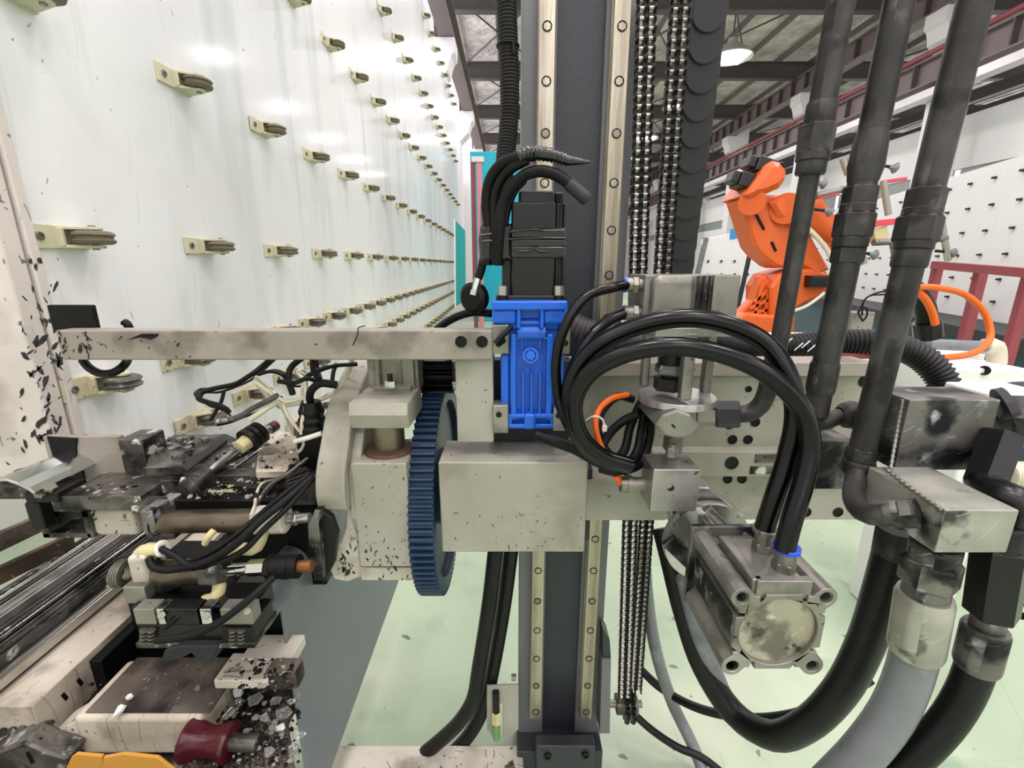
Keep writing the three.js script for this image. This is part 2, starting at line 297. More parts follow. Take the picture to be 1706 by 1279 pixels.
const M = {
  cream: S({ map: texCream, roughness: 0.42, bumpMap: bumpFine, bumpScale: 0.0002 }),
  creamDirty: S({ map: texCreamDirty, roughness: 0.55, bumpMap: bumpFine, bumpScale: 0.0005 }),
  bar: S({ map: texGrey, color: 0xffffff, roughness: 0.4 }),
  panel: MP({ map: texPanel, roughness: 0.35, clearcoat: 0.25, clearcoatRoughness: 0.12 }),
  bracket: S({ color: 0xc9c7a8, roughness: 0.45 }),
  bracketDirty: S({ map: texCreamDirty, color: 0xf2efd6, roughness: 0.5 }),
  wheel: S({ color: 0x6b6350, roughness: 0.6 }),
  dark: S({ color: 0x24262a, roughness: 0.55 }),
  column: MP({ color: 0x33363c, roughness: 0.42, metalness: 0.1, bumpMap: bumpFine, bumpScale: 0.0003 }),
  columnSide: S({ color: 0x77797b, roughness: 0.5, metalness: 0.3 }),
  rail: S({ map: texRail, metalness: 0.75, roughness: 0.33 }),
  steel: S({ map: texSteel, metalness: 0.85, roughness: 0.36 }),
  alu: S({ color: 0xc4c3bd, map: texSteel, metalness: 0.7, roughness: 0.4 }),
  brushed: S({ color: 0xbcbab4, metalness: 0.95, roughness: 0.28 }),
  zinc: S({ map: texZinc, metalness: 0.55, roughness: 0.45, bumpMap: bumpFine, bumpScale: 0.0004 }),
  greasy: S({ map: texGreasy, metalness: 0.5, roughness: 0.38, bumpMap: bumpFine, bumpScale: 0.0012 }),
  dust: S({ map: texDust, roughness: 0.95, bumpMap: bumpFine, bumpScale: 0.002 }),
  chrome: S({ color: 0xcfd2d0, metalness: 1, roughness: 0.14 }),
  bolt: S({ color: 0x8d897e, metalness: 0.85, roughness: 0.4 }),
  boltDark: S({ color: 0x2a2926, metalness: 0.7, roughness: 0.45 }),
  chain: S({ color: 0x1d1b19, metalness: 0.75, roughness: 0.34 }),
  chainRoller: S({ color: 0xaeaaa2, metalness: 0.95, roughness: 0.2 }),
  black: MP({ color: 0x060607, roughness: 0.34 }),
  blackMatt: MP({ color: 0x080808, roughness: 0.5, specularIntensity: 0.5 }),
  motor: MP({ color: 0x040405, roughness: 0.3, clearcoat: 0.2, clearcoatRoughness: 0.2 }),
  rubber: MP({ color: 0x030304, roughness: 0.24, specularIntensity: 0.7 }),
  cable: S({ map: texCable, color: 0x777777, roughness: 0.55 }),
  greyHose: S({ map: texHose, roughness: 0.36 }),
  hoseDark: MP({ map: texCable, color: 0x303135, roughness: 0.42, specularIntensity: 0.7 }),
  corr: S({ color: 0x100f0f, roughness: 0.5 }),
  pipe: S({ map: texPipe, metalness: 0.35, roughness: 0.55, bumpMap: bumpFine, bumpScale: 0.0006 }),
  blue: MP({ color: 0x0860d2, roughness: 0.36, clearcoat: 0.3, clearcoatRoughness: 0.2 }),
  gear: MP({ color: 0x14304c, roughness: 0.42 }),
  hub: S({ color: 0x20242c, roughness: 0.5 }),
  orange: MP({ color: 0xd75f22, roughness: 0.42 }),
  cableOrange: S({ color: 0xf06a10, roughness: 0.45 }),
  red: S({ color: 0x8f4146, roughness: 0.5 }),
  redDark: S({ color: 0x4a1019, roughness: 0.4 }),
  teal: S({ color: 0x1e9a9a, roughness: 0.5 }),
  turquoise: S({ color: 0x12b0c4, roughness: 0.5 }),
  white: S({ color: 0xe9e9e6, roughness: 0.6 }),
  wallPaint: S({ color: 0xe4e2dd, roughness: 0.85 }),
  concrete: S({ color: 0xe2dedd, roughness: 0.85 }),
  brown: S({ color: 0x7a6c6a, roughness: 0.6 }),
  girder: S({ color: 0x57504f, roughness: 0.6 }),
  foil: S({ map: texFoil, metalness: 0.1, roughness: 0.55, bumpMap: bumpFoil, bumpScale: 0.06 }),
  floor: MP({ map: texFloor, roughness: 0.4, clearcoat: 0.25, clearcoatRoughness: 0.25 }),
  sheet: S({ color: 0x7d848a, metalness: 0.25, roughness: 0.42, bumpMap: bumpFine, bumpScale: 0.0002 }),
  yellow: S({ color: 0xcdc391, roughness: 0.45 }),
  paper: S({ color: 0xc08a34, roughness: 0.75 }),
  wireWhite: S({ color: 0xd3cdb6, roughness: 0.5 }),
  tie: S({ color: 0xe6e4dc, roughness: 0.4 }),
  blueRing: S({ color: 0x2753c8, roughness: 0.35 }),
  glassShard: MP({ color: 0xf3f8f4, roughness: 0.06, transmission: 0.9, thickness: 0.01, ior: 1.5 }),
  window: S({ color: 0x8d9491, roughness: 0.25 }),
  lamp: S({ color: 0xffffff, emissive: 0xffffff, emissiveIntensity: 3 }),
  lampShade: S({ color: 0xc9c7c4, metalness: 0.6, roughness: 0.4 }),
  greenPlastic: MP({ color: 0x79b06a, roughness: 0.3, transmission: 0.3, thickness: 0.0 }),
  tape: MP({ color: 0x0b0b0c, roughness: 0.16, clearcoat: 0.7, clearcoatRoughness: 0.12 }),
  worn: S({ map: texWorn, roughness: 0.55, bumpMap: bumpFine, bumpScale: 0.0004 }),
  post: S({ map: texPost, roughness: 0.5 }), stained: S({ map: texStain, metalness: 0.35, roughness: 0.42 }), zincLight: S({ map: texZincL, metalness: 0.4, roughness: 0.42, bumpMap: bumpFine, bumpScale: 0.0004 }), wornTube: S({ color: 0x9a8f80, map: texSteel, metalness: 0.8, roughness: 0.34 }),
  chainCover: S({ color: 0x302f33, roughness: 0.5 }),
  label: S({ color: 0x2f8fd0, roughness: 0.5 }),
};
// ---------- the hall ----------
const HX0 = -2.4, HX1 = 24, HZ0 = 13, HZ1 = -46, HY = 8.6, PX1 = 11.9;
struct('floor', box(HX0 - 0.3, HX1 + 0.3, -0.2, 0, HZ1 - 0.3, HZ0 + 0.3, 0), M.floor);
struct('ceiling', box(HX0 - 0.3, HX1 + 0.3, HY, HY + 0.25, HZ1 - 0.3, HZ0 + 0.3, 0), M.foil);
const bays = (axis, a, b, at0, at1, y0, y1, step) => {          // posts across an unseen window opening, added to let daylight in
  const l = []; for (let q = a; q <= b + 0.01; q += step) l.push(axis === 'z' ? box(at0, at1, y0, y1, q - 0.08, q + 0.08, 0) : box(q - 0.08, q + 0.08, y0, y1, at0, at1, 0)); return l; };
struct('wall_left', [box(HX0 - 0.25, HX0, 0, 5, HZ1, HZ0, 0), box(HX0 - 0.25, HX0, 8.1, HY, HZ1, HZ0, 0), bays('z', HZ1, HZ0, HX0 - 0.2, HX0 - 0.05, 5, 8.1, 2.95)], M.wallPaint);  // unseen high opening, added so sky light reaches the foil roof
struct('wall_back', box(HX0 - 0.25, HX1 + 0.25, 0, HY, HZ1 - 0.25, HZ1, 0), M.wallPaint);
struct('wall_front', [box(HX0 - 0.25, HX1 + 0.25, 0, 5.5, HZ0, HZ0 + 0.25, 0), box(HX0 - 0.25, HX1 + 0.25, 8.1, HY, HZ0, HZ0 + 0.25, 0), bays('x', HX0, HX1, HZ0 + 0.05, HZ0 + 0.2, 5.5, 8.1, 2.9)], M.wallPaint);  // upper opening behind the camera, added for more daylight
struct('wall_right', [box(HX1, HX1 + 0.25, 0, 1.5, HZ1, HZ0, 0), box(HX1, HX1 + 0.25, 7, HY, HZ1, HZ0, 0), bays('z', HZ1, HZ0, HX1 + 0.05, HX1 + 0.2, 1.5, 7, 2.95)], M.wallPaint);  // opening added to light the roof of the next bay
struct('wall_partition', [box(PX1 - 0.15, PX1, 3.75, 5.05, HZ1, 6, 0), box(PX1 - 0.15, PX1, 0, 3.3, HZ1, 6, 0)], M.white);
for (let i = 0; i < 9; i++) {
  const z = -4 - i * 4.6;
  struct('window_' + (i + 1), box(PX1 - 0.1, PX1 - 0.05, 3.3, 3.75, z, z - 4.4, 0), M.window);
}
// roof girders across the hall, purlins and lattice along it
const girderZ = [-9.6, -14.1, -18.6, -23.1, -27.6, -32.1, -36.6, -41.1];
girderZ.forEach((z, i) => {
  const t = thing('roof_girder', ['nearest', 'second', 'third', 'fourth', 'fifth', 'sixth', 'seventh', 'farthest'][i] + ' dark steel girder across the hall under the foil roof', 'girder');
  const y = 8.03;
  part(t, 'flange', box(HX0, HX1, y - 0.27, y - 0.23, z - 0.12, z + 0.12, 0), M.girder); part(t, 'flange', box(HX0, HX1, y + 0.23, y + 0.27, z - 0.12, z + 0.12, 0), M.girder);
  part(t, 'web', box(HX0, HX1, y - 0.23, y + 0.23, z - 0.02, z + 0.02, 0), M.girder);
});
for (let i = 0; i < 20; i++) {
  const x = -1.7 + i * 1.25;
  single('roof_purlin', 'thin dark roof purlin running lengthwise under the foil roof', 'purlin', box(x - 0.035, x + 0.035, 8.32, 8.5, HZ1 + 0.1, 2, 0), M.brown, 'purlins under the foil roof');
}
for (let b = 0; b < girderZ.length - 1; b++) for (let k = 0; k < 6; k++) {
  const x = -1.7 + k * 2.5 + (k > 3 ? 2.2 : 0), z0 = girderZ[b], z1 = girderZ[b + 1];
  const t = thing('roof_brace', 'crossed thin steel brace rods between the roof girders', 'brace', 'crossed braces under the roof');
  part(t, 'rod', cyl(V(x, 8.28, z0 - 0.05), V(x + 2.5, 8.28, z1 + 0.05), 0.025, 0.025, 6), M.girder);
  part(t, 'rod', cyl(V(x + 2.5, 8.2, z0 - 0.05), V(x, 8.2, z1 + 0.05), 0.025, 0.025, 6), M.girder);
}
// columns with corbels carry the crane rails
function corbelColumn(x, dir, z, label) {
  const t = thing('building_column', label, 'column', dir > 0 ? 'columns along the left side' : 'columns along the right side');
  const w = 0.28;
  part(t, 'shaft', box(x - w, x + w, 0, 7.7, z - 0.3, z + 0.3, 0.01), M.concrete);
  const y0 = dir > 0 ? 5.3 : 6.3;
  const sh = [[0, 0], [0, 0.9], [0.44, 0.9], [0.44, 0.62], [0.36, 0.55], [0.31, 0.42], [0.27, 0.26], [0.12, 0.12]];
  const g = new THREE.ExtrudeGeometry(new THREE.Shape(sh.map(([a, b]) => new THREE.Vector2(a * dir, b))), { depth: 0.6, bevelEnabled: false });
  g.translate(x + w * dir, y0, z - 0.3);
  part(t, 'corbel', g, M.concrete);
}
for (let i = 0; i < 7; i++) {
  corbelColumn(-2.0, 1, -7 - i * 5, 'white column with a corbel behind the roller wall, under the left crane rail');
  corbelColumn(10.9, -1, -7.2 - i * 5.6, 'white column with a corbel along the right side, under the red crane rail');
}
for (const [x, y, l] of [[-1.45, 6.21, 'brown crane girder along the left side above the roller wall'], [10.38, 5.62, 'brown crane girder with a red pipe along the right side'], [10.36, 7.21, 'upper brown girder resting on the corbels along the right side']]) {
  const t = thing('crane_girder', l, 'girder'), zf = HZ1 + 0.05;
  part(t, 'flange', box(x - 0.17, x + 0.17, y + 0.56, y + 0.6, zf, 6, 0), M.brown);
  part(t, 'flange', box(x - 0.17, x + 0.17, y, y + 0.04, zf, 6, 0), M.brown);
  part(t, 'web', box(x - 0.015, x + 0.015, y + 0.04, y + 0.56, zf, 6, 0), M.brown);
  if (x > 0) for (let k = 0; k < 52; k++) part(t, 'stiffener', box(x - 0.16, x - 0.015, y + 0.04, y + 0.56, -2 - k * 0.8, -2.04 - k * 0.8, 0), M.girder);
  if (y < 6) {
    part(t, 'conductor_pipe', cyl(V(x - 0.2, y + 0.68, 6), V(x - 0.2, y + 0.68, zf), 0.06, 0.06, 10), M.red, 'red pipe along the top of the girder');
    part(t, 'cable_tray', box(x - 0.15, x + 0.17, y - 0.3, y - 0.12, zf, 6, 0), M.lampShade);
  }
}
// steel structure of the next bay, seen above the white partition
for (let i = 0; i < 4; i++) single('side_beam', ['nearest', 'second', 'third', 'farthest'][i] + ' dark lengthwise beam of the next bay above the white partition', 'beam', box(13.5 + i * 2.6, 13.75 + i * 2.6, 6.6 + i * 0.25, 6.95 + i * 0.25, HZ1 + 0.1, 4, 0), M.girder);
// high-bay lamps: a glowing panel and a light of the same size
const lampGeo = { shade: join(turned(V(0, 0, 0), V(0, 0.5, 0), [[0.6, 0], [0.6, 0.06], [0.3, 0.6], [0.14, 0.8], [0.14, 1]], 20)), disc: join(box(-LAMP_SIDE / 2, LAMP_SIDE / 2, -0.03, 0, -LAMP_SIDE / 2, LAMP_SIDE / 2, 0.01)), rod: join(cyl(V(0, 0.5, 0), V(0, 1.36, 0), 0.02, 0.02, 6)) };
for (const [x, y, z] of LAMPS) {
  const t = thing('high_bay_lamp', 'round high-bay lamp hanging from the roof of the hall', 'lamp', 'high-bay lamps under the roof');  // the last two are unseen extras that brighten upward faces
  t.userData.placed = true; t.position.set(x, y, z);
  t.add(mesh('shade', lampGeo.shade, M.lampShade)); t.add(mesh('glowing_panel', lampGeo.disc, M.lamp)); t.add(mesh('hanger', lampGeo.rod, M.girder));
  const l = new THREE.RectAreaLight(0xfff5fb, LAMP, LAMP_SIDE, LAMP_SIDE);
  l.position.set(x, y - 0.05, z); l.rotation.x = -Math.PI / 2; scene.add(l);
}
// ---------- the white roller wall on the left ----------
const RK = -0.85, RS = -0.0166;                                  // its face: x = RK + RS * distance
const rackX = (d) => RK + RS * d;
const rackDir = V(RS, 0, -1).normalize(), rackOut = V(1, 0, RS).normalize();
{
  const t = thing('roller_wall', 'long white panel wall studded with rows of cream roller brackets', 'wall panel');
  const edges = [0.845, 2.02, 4.4, 6.8, 9.0];
  for (let i = 0; i < 4; i++) {
    const a = edges[i] + 0.0015, b = edges[i + 1] - 0.0015;
    part(t, 'panel', obox(V(rackX((a + b) / 2) - 0.01, EYE + 1.02, -(a + b) / 2), rackOut, V(0, 1, 0), rackDir.clone().negate(), 0.02, 3.4, b - a, 0.001), M.panel);
  }
  part(t, 'backing', obox(V(rackX(4.9) - 0.035, EYE + 1.02, -4.95), rackOut, V(0, 1, 0), rackDir.clone().negate(), 0.02, 3.36, 8.0, 0), M.white);
  // front edge profile and the battered end post
  part(t, 'edge_strip', FB(14, 60, 50, 780, 0.842, 0.02, 0.004), M.post, 'dirty cream edge strip scraped down to dark metal');
}
{
  const t = thing('end_post', 'battered cream steel post at the near end of the roller wall', 'post');
  const x1 = rackX(0.84) + 0.003;
  part(t, 'post_body', box(x1 - 0.14, x1, EYE - 0.405, EYE + 1.1, -0.80, -0.838, 0.006), M.post);
  smears(t, 30, 470, 100, 770, 0.7985, 46, 9); smears(t, 62, 560, 100, 740, 0.7985, 22, 12);
  part(t, 'foot_plate', box(x1 - 0.19, x1 + 0.0, EYE - 0.43, EYE - 0.405, -0.78, -0.97, 0.003), M.greasy);
}
// roller: plate on the wall, two ears, wheel between them, axle, screw
function makeRoller(name, label, group, mats) {
  const t = thing(name, label, 'roller', group); t.userData.placed = true;
  const ear = (y) => { const sh = new THREE.Shape(); sh.moveTo(0, -0.035); sh.lineTo(0.012, -0.035); sh.lineTo(0.05, -0.012); sh.absarc(0.05, 0, 0.014, -1.4, 1.4, false); sh.lineTo(0.012, 0.03); sh.lineTo(0, 0.03);
    const g = new THREE.ExtrudeGeometry(sh, { depth: 0.004, bevelEnabled: true, bevelSize: 0.0008, bevelThickness: 0.0008, bevelSegments: 1, curveSegments: 8 });
    return g.applyMatrix4(new THREE.Matrix4().makeBasis(V(1, 0, 0), V(0, 0, -1), V(0, 1, 0)).setPosition(0, y, 0)); };
  part(t, 'bracket', [box(0, 0.007, -0.022, 0.022, -0.035, 0.088, 0.002), ear(0.015), ear(-0.019), box(0.005, 0.02, -0.017, 0.017, 0.028, 0.036, 0.002)], mats[0]);
  part(t, 'wheel', turned(V(0.048, -0.0125, 0), V(0.048, 0.0125, 0), [[0.008, 0], [0.026, 0], [0.032, 0.12], [0.034, 0.3], [0.03, 0.42], [0.03, 0.58], [0.034, 0.7], [0.032, 0.88], [0.026, 1], [0.008, 1]], 22), mats[1]);
  part(t, 'axle', cyl(V(0.048, -0.023, 0), V(0.048, 0.023, 0), 0.006, 0.006, 10), M.bolt);
  part(t, 'screw', socketScrew(V(0.0065, 0, 0.066), V(1, 0, 0), 0.008, 0.004), M.bolt);
  return t;
}
{
  const clean0 = makeRoller('wall_roller', '', '', [M.bracket, M.wheel]); const dirty0 = makeRoller('greasy_wall_roller', '', '', [M.bracketDirty, M.greasy]);
  let used = { c: false, d: false };
  const rows = [
    [-0.62, 0.92, 0.26, 30, 'lowest visible row', true], [-0.407, 0.88, 0.26, 31, 'second lowest row', true], [-0.236, 0.877, 0.26, 31, 'row just below the long bar', true],
    [0.052, 0.883, 0.415, 19, 'level row just above the long bar'], [0.462, 0.885, 0.42, 19, 'row second above the long bar'],
    [1.035, 0.9, 0.40, 20, 'third row from the top'], [1.70, 1.3, 0.39, 19, 'second row from the top'], [2.56, 1.7, 0.39, 18, 'topmost row']];
  const nearLabels = { '2_0': 'black-greased roller bracket on the wall right under the left end of the long bar', '3_0': 'nearest cream roller bracket above the left end of the long bar', '3_1': 'cream roller bracket second from the left in the row above the long bar',
    '3_2': 'cream roller bracket third from the left in the row above the long bar', '4_1': 'cream roller bracket at the upper left with its pointed underside showing', '4_2': 'cream roller bracket down-right of the upper-left one, beside the panel joint',
    '4_0': 'roller bracket cut off by the upper left corner of the picture', '1_1': 'greased roller bracket above the dark shaft and steel plates', '2_1': 'roller bracket peeking out under the middle of the long bar' };
  const ORD = ['leftmost', 'second', 'third', 'fourth', 'fifth', 'sixth', 'seventh', 'eighth', 'ninth', 'tenth', 'eleventh', 'twelfth'];
  rows.forEach(([y, d0, step, n, word, low], r) => {
    let seen = 0;
    for (let k = 0; k < n; k++) {
      const d = d0 + 0.05 + k * step; if (d > 8.6) break;
      const q = V(rackX(d) + 0.03, EYE + y, -d).sub(camera.position).applyEuler(new THREE.Euler(PITCH, 0, 0)), u = CU + F * q.x / -q.z, v = CV - F * q.y / -q.z;
      const shown = u > 4 && v > 4;
      const dirty = low && k < 6, src = dirty ? dirty0 : clean0, key = dirty ? 'd' : 'c';
      let o = src;
      if (used[key]) { o = src.clone(); o.name = numbered(dirty ? 'greasy_wall_roller' : 'wall_roller'); scene.add(o); }
      used[key] = true;
      const near = nearLabels[r + '_' + k], m = shown ? seen++ : 99;
      o.userData = { category: 'roller', label: near || (m < 12 ? ORD[m] + (m ? ' roller bracket from the left in the ' : ' roller bracket in the ') + word : m < 99 ? 'tiny far roller bracket beyond the twelfth in the ' + word : 'roller bracket above the picture in the ' + word), group: 'rollers in the ' + word };
      o.position.set(rackX(d), EYE + y, -d); o.rotation.y = -RS + rr(-0.03, 0.03);
    }
  });
  things.splice(things.indexOf(clean0), 1); things.splice(things.indexOf(dirty0), 1);
}
// ---------- the lift column with rails and chains ----------
const CD = 0.905;
{
  const t = thing('lift_column', 'tall dark grey steel column between the two linear rails', 'column');
  const xl = P(867, 600, CD).x, xr = P(1032, 600, CD).x, yb = P(900, 1225, CD).y, yt = EYE + 1.1;
  const fl = P(897, 600, CD).x + 0.024, fr = P(1006, 600, CD).x - 0.026;
  part(t, 'column_web', box(xl + 0.006, xr - 0.006, yb, yt, -CD - 0.012, -CD - 0.12, 0.002), M.column);
  part(t, 'flange', box(xl, fl, yb, yt, -CD, -CD - 0.13, 0.002), M.columnSide, 'flange behind the left rail, grey lightened for the light on it');  // light falling on the left strip is put into this lighter grey
  part(t, 'flange', box(fr, xr, yb, yt, -CD, -CD - 0.13, 0.002), M.columnSide, 'lighter grey flange behind the right rail');
  part(t, 'foot_plate', box(xl - 0.004, xr + 0.006, yb - 0.16, yb + 0.012, -CD + 0.05, -CD - 0.14, 0.003), M.column);
  part(t, 'foot_block', FB(893, 1243, 990, 1300, 0.82, 0.03, 0.004), M.column);
  part(t, 'foot_bolt', [socketScrew(P(912, 1258, 0.82), V(0, 0, 1), 0.009, 0.006), socketScrew(P(975, 1256, 0.82), V(0, 0, 1), 0.009, 0.006)], M.boltDark);
}
function linearRail(u0, v0, u1, v1, label) {
  const t = thing('linear_rail', label, 'rail', 'linear rails on the column');
  const a = P(u0, v0, 0.876), b = P(u1, v1, 0.876), x = (a.x + b.x) / 2, y0 = P(900, 1197, 0.876).y, y1 = EYE + 0.9;
  const prof = [[-0.0145, -0.03], [-0.0145, -0.0185], [-0.0105, -0.0145], [-0.0105, -0.010], [-0.0145, -0.006], [-0.0145, -0.0015], [-0.013, 0], [0.013, 0], [0.0145, -0.0015], [0.0145, -0.006], [0.0105, -0.010], [0.0105, -0.0145], [0.0145, -0.0185], [0.0145, -0.03]];
  const sh = new THREE.Shape(prof.map(([p, q]) => new THREE.Vector2(p, q)));
  const g = new THREE.ExtrudeGeometry(sh, { depth: y1 - y0, bevelEnabled: false });
  g.applyMatrix4(new THREE.Matrix4().makeBasis(V(1, 0, 0), V(0, 0, 1), V(0, -1, 0)).setPosition(x, y1, -0.876));
  part(t, 'rail_bar', g, M.rail);
  const yTop = a.y + 0.08 * 4;
  for (let k = 0; k < 30; k++) {
    const y = yTop - k * 0.08; if (y < y0 + 0.005) break;
    part(t, 'bolt_hole', turned(V(x, y, -0.8759), V(x, y, -0.8751), [[0.0084, 0], [0.0084, 1], [0.0074, 1], [0.0074, 0.2], [0, 0.2]], 18), M.boltDark).add(mesh('bolt_head', join(hex(V(x, y, -0.8758), V(x, y, -0.8752), 0.0066, k * 1.3)), k % 3 ? M.rail : M.bolt));
  }
}
linearRail(911.4, 43.8, 895, 1056, 'left linear guide rail on the column, behind the black motor');
linearRail(1035.5, 43.8, 984.2, 1056, 'right linear guide rail on the column, beside the chains');

// duplex roller chains: each roller pair and each set of plates is a part
const PITCH_C = 0.0141;
const chainGeo = (() => {
  const roll = [], inner = [], outer = [];
  for (const s of [-1, 1]) roll.push(cyl(V(s * 0.0078 - 0.0040, 0, 0), V(s * 0.0078 + 0.0040, 0, 0), 0.0043, 0.0043, 12));
  roll.push(cyl(V(-0.0165, 0, 0), V(0.0165, 0, 0), 0.0024, 0.0024, 8));
  const plate = (x, R, w) => { const sh = new THREE.Shape(); const h = PITCH_C / 2;
    sh.absarc(0, h, R, 0, Math.PI, false); sh.quadraticCurveTo(-R * 0.55, 0, -R, -h); sh.absarc(0, -h, R, Math.PI, 2 * Math.PI, false); sh.quadraticCurveTo(R * 0.55, 0, R, h);
    const g = new THREE.ExtrudeGeometry(sh, { depth: w, bevelEnabled: false, curveSegments: 5 });
    return g.applyMatrix4(new THREE.Matrix4().makeBasis(V(0, 0, 1), V(0, 1, 0), V(-1, 0, 0)).setPosition(x + w / 2, 0, 0)); };
  for (const s of [-1, 1]) for (const q of [-1, 1]) inner.push(plate(s * 0.0078 + q * 0.0048, 0.0064, 0.0021));
  for (const x of [-0.0148, 0, 0.0148]) outer.push(plate(x, 0.0064, 0.0024));
  return { roll: join(roll), inner: join(inner), outer: join(outer) };
})();
function rollerChain(a, b, label) {
  const t = thing('roller_chain', label, 'chain');
  const d = b.clone().sub(a), n = Math.floor(d.length() / PITCH_C); d.normalize();
  const q = new THREE.Quaternion().setFromUnitVectors(V(0, -1, 0), d);
  for (let k = 0; k <= n; k++) {
    const p = a.clone().addScaledVector(d, k * PITCH_C);
    const m = mesh('chain_roller', chainGeo.roll, M.chainRoller); m.position.copy(p); m.quaternion.copy(q); t.add(m);
    const l = mesh('link_plate', k % 2 ? chainGeo.inner : chainGeo.outer, M.chain); l.position.copy(p).addScaledVector(d, PITCH_C / 2); l.quaternion.copy(q); t.add(l);
  }
}
rollerChain(P(1078, -20, 0.87), P(1040, 1165, 0.895), 'greasy double roller chain running right beside the rail');
rollerChain(P(1135, -20, 0.845), P(1058, 1150, 0.93), 'greasy double roller chain between the other chain and the flat cable chain');
{
  const t = thing('chain_sprocket', 'greasy sprocket at the foot of the column where both chains meet', 'sprocket');
  const c = P(1046, 1172, 0.92), pr = [];
  for (const s of [-1, 1]) { const sh = new THREE.Shape(); const n = 16;
    for (let i = 0; i < n * 4; i++) { const r = [0.036, 0.036, 0.043, 0.043][i % 4], an = i / (n * 4) * Math.PI * 2; sh[i ? 'lineTo' : 'moveTo'](Math.cos(an) * r, Math.sin(an) * r); }
    const g = new THREE.ExtrudeGeometry(sh, { depth: 0.007, bevelEnabled: false }); g.rotateY(Math.PI / 2); pr.push(clean(g).translate(c.x + s * 0.0078 - 0.0035, c.y, c.z)); }
  part(t, 'toothed_disc', pr, M.chain);
  part(t, 'axle', cyl(V(c.x - 0.06, c.y, c.z), V(c.x + 0.035, c.y, c.z), 0.009, 0.009, 14), M.bolt);
  part(t, 'hub', cyl(V(c.x - 0.03, c.y, c.z), V(c.x + 0.022, c.y, c.z), 0.024, 0.024, 20), M.greasy);
}
{
  const t = thing('sprocket_bracket', 'grey bracket plate bolted to the right side of the column foot', 'bracket');
  part(t, 'plate', EX([[1003, 1098], [1018, 1098], [1016, 1222], [999, 1222]], 0.865, 0.09, 0.001), M.columnSide);
  part(t, 'dark_lug', EX([[1004, 1047], [1016, 1066], [1018, 1097], [1004, 1097]], 0.87, 0.05, 0.001), M.column);
}
{  // flat cable chain
  const t = thing('cable_chain', 'flat black cable drag chain hanging right of the roller chains', 'cable chain');
  const a = P(1181, -30, 0.95), b = P(1119, 560, 1.16), d = b.clone().sub(a), n = 15, L = d.length() / n; d.normalize();
  const sh = new THREE.Shape(); const w = 0.0305;
  sh.moveTo(-w, L * 0.5); sh.lineTo(w, L * 0.5); sh.lineTo(w, -L * 0.45); sh.absarc(0, -L * 0.45, w, 0, Math.PI, true); sh.lineTo(-w, L * 0.5);
  const g = join(new THREE.ExtrudeGeometry(sh, { depth: 0.02, bevelEnabled: true, bevelSize: 0.001, bevelThickness: 0.001, bevelSegments: 1, curveSegments: 12 }));
  const rim = join(box(-w, w, L * 0.12, L * 0.14, 0.0205, 0.0225, 0));
  for (let k = 0; k < n; k++) {
    const p = a.clone().addScaledVector(d, (k + 0.5) * L); const m = mesh('chain_link', g, M.chainCover);
    m.position.copy(p).add(V(0, 0, -k * 0.0012)); m.quaternion.setFromUnitVectors(V(0, -1, 0), d); m.rotateX(-0.10); t.add(m);
  }
}
{  // corrugated cable hose on the left of the column
  const t = thing('corrugated_hose', 'black corrugated cable hose hanging down left of the column', 'hose');
  part(t, 'hose', ridged([P(842, -30, 0.86), P(846, 60, 0.86), P(849, 140, 0.86), P(848, 200, 0.86), P(842, 265, 0.85), P(836, 330, 0.83)], 0.0165, 0.0052), M.corr);
  part(t, 'cable_tie', [tube([0, 1, 2, 3, 4, 5, 6, 7].map((k) => P(846, 77, 0.86).add(V(Math.cos(k * 0.785) * 0.0172, 0, Math.sin(k * 0.785) * 0.0172))), 0.0022, { closed: true }), box(P(853, 79, 0.842).x, P(858, 79, 0.842).x, P(850, 90, 0.842).y, P(850, 70, 0.842).y, -0.842, -0.848, 0.001)], M.blackMatt);
}
// ---------- long bar, motor, gearbox, big block, gear, bearing housing ----------
const Y = (v, d) => P(CU, v, d).y, XX = (u, v, d) => P(u, v, d).x;
{
  const t = thing('crossbar', 'long cream flat bar running left from the blue gearbox past the roller wall', 'bar');
  part(t, 'bar_body', FB(97, 550, 821, 600, 0.63, 0.03, 0.003), M.bar);
  for (const u of [768, 803]) part(t, 'bolt_hole', turned(P(u, 569, 0.6298), P(u, 569, 0.6298).add(V(0, 0, 0.0012)), [[0.0082, 0], [0.0082, 1], [0.0074, 1], [0.0074, 0.1], [0, 0.1]], 20), M.blackMatt);
  part(t, 'grease_smear', EX([[212, 566], [236, 556], [263, 556], [262, 560], [252, 565], [232, 562]], 0.6285, 0.0012, 0), M.blackMatt, 'black grease smear on the bar');
  smears(t, 98, 552, 150, 600, 0.6293, 26, 7); smears(t, 150, 560, 330, 598, 0.6293, 14, 4);
  part(t, 'hair_wire', TP([[607, 543, 0.628], [597, 546, 0.627], [596, 556, 0.626], [592, 566, 0.627], [588, 574, 0.628]], 0.0008, { seg: 6 }), M.blackMatt);
}
single('end_clamp', 'black taped square block on the left end of the long bar', 'block', [FB(82, 508, 157, 551, 0.655, 0.008, 0.002)], M.blackMatt);
single('cable_ring', 'black cable loop hanging under the left end of the long bar', 'cable', TP([[138, 600, 0.66], [148, 612, 0.655], [168, 622, 0.65], [190, 620, 0.65], [207, 608, 0.66], [214, 590, 0.68], [217, 560, 0.69], [213, 541, 0.69], [207, 536, 0.69]], 0.0058), M.blackMatt);
{
  const t = thing('support_plate', 'upright cream plate between the long bar and the big cream block', 'plate');
  part(t, 'plate_body', FB(760, 597, 822, 737, 0.645, 0.06, 0.002), M.cream);
  part(t, 'backing_plate', FB(820, 600, 950, 737, 0.70, 0.03, 0.002), M.dark, 'dark backing plate behind the gearbox');
}
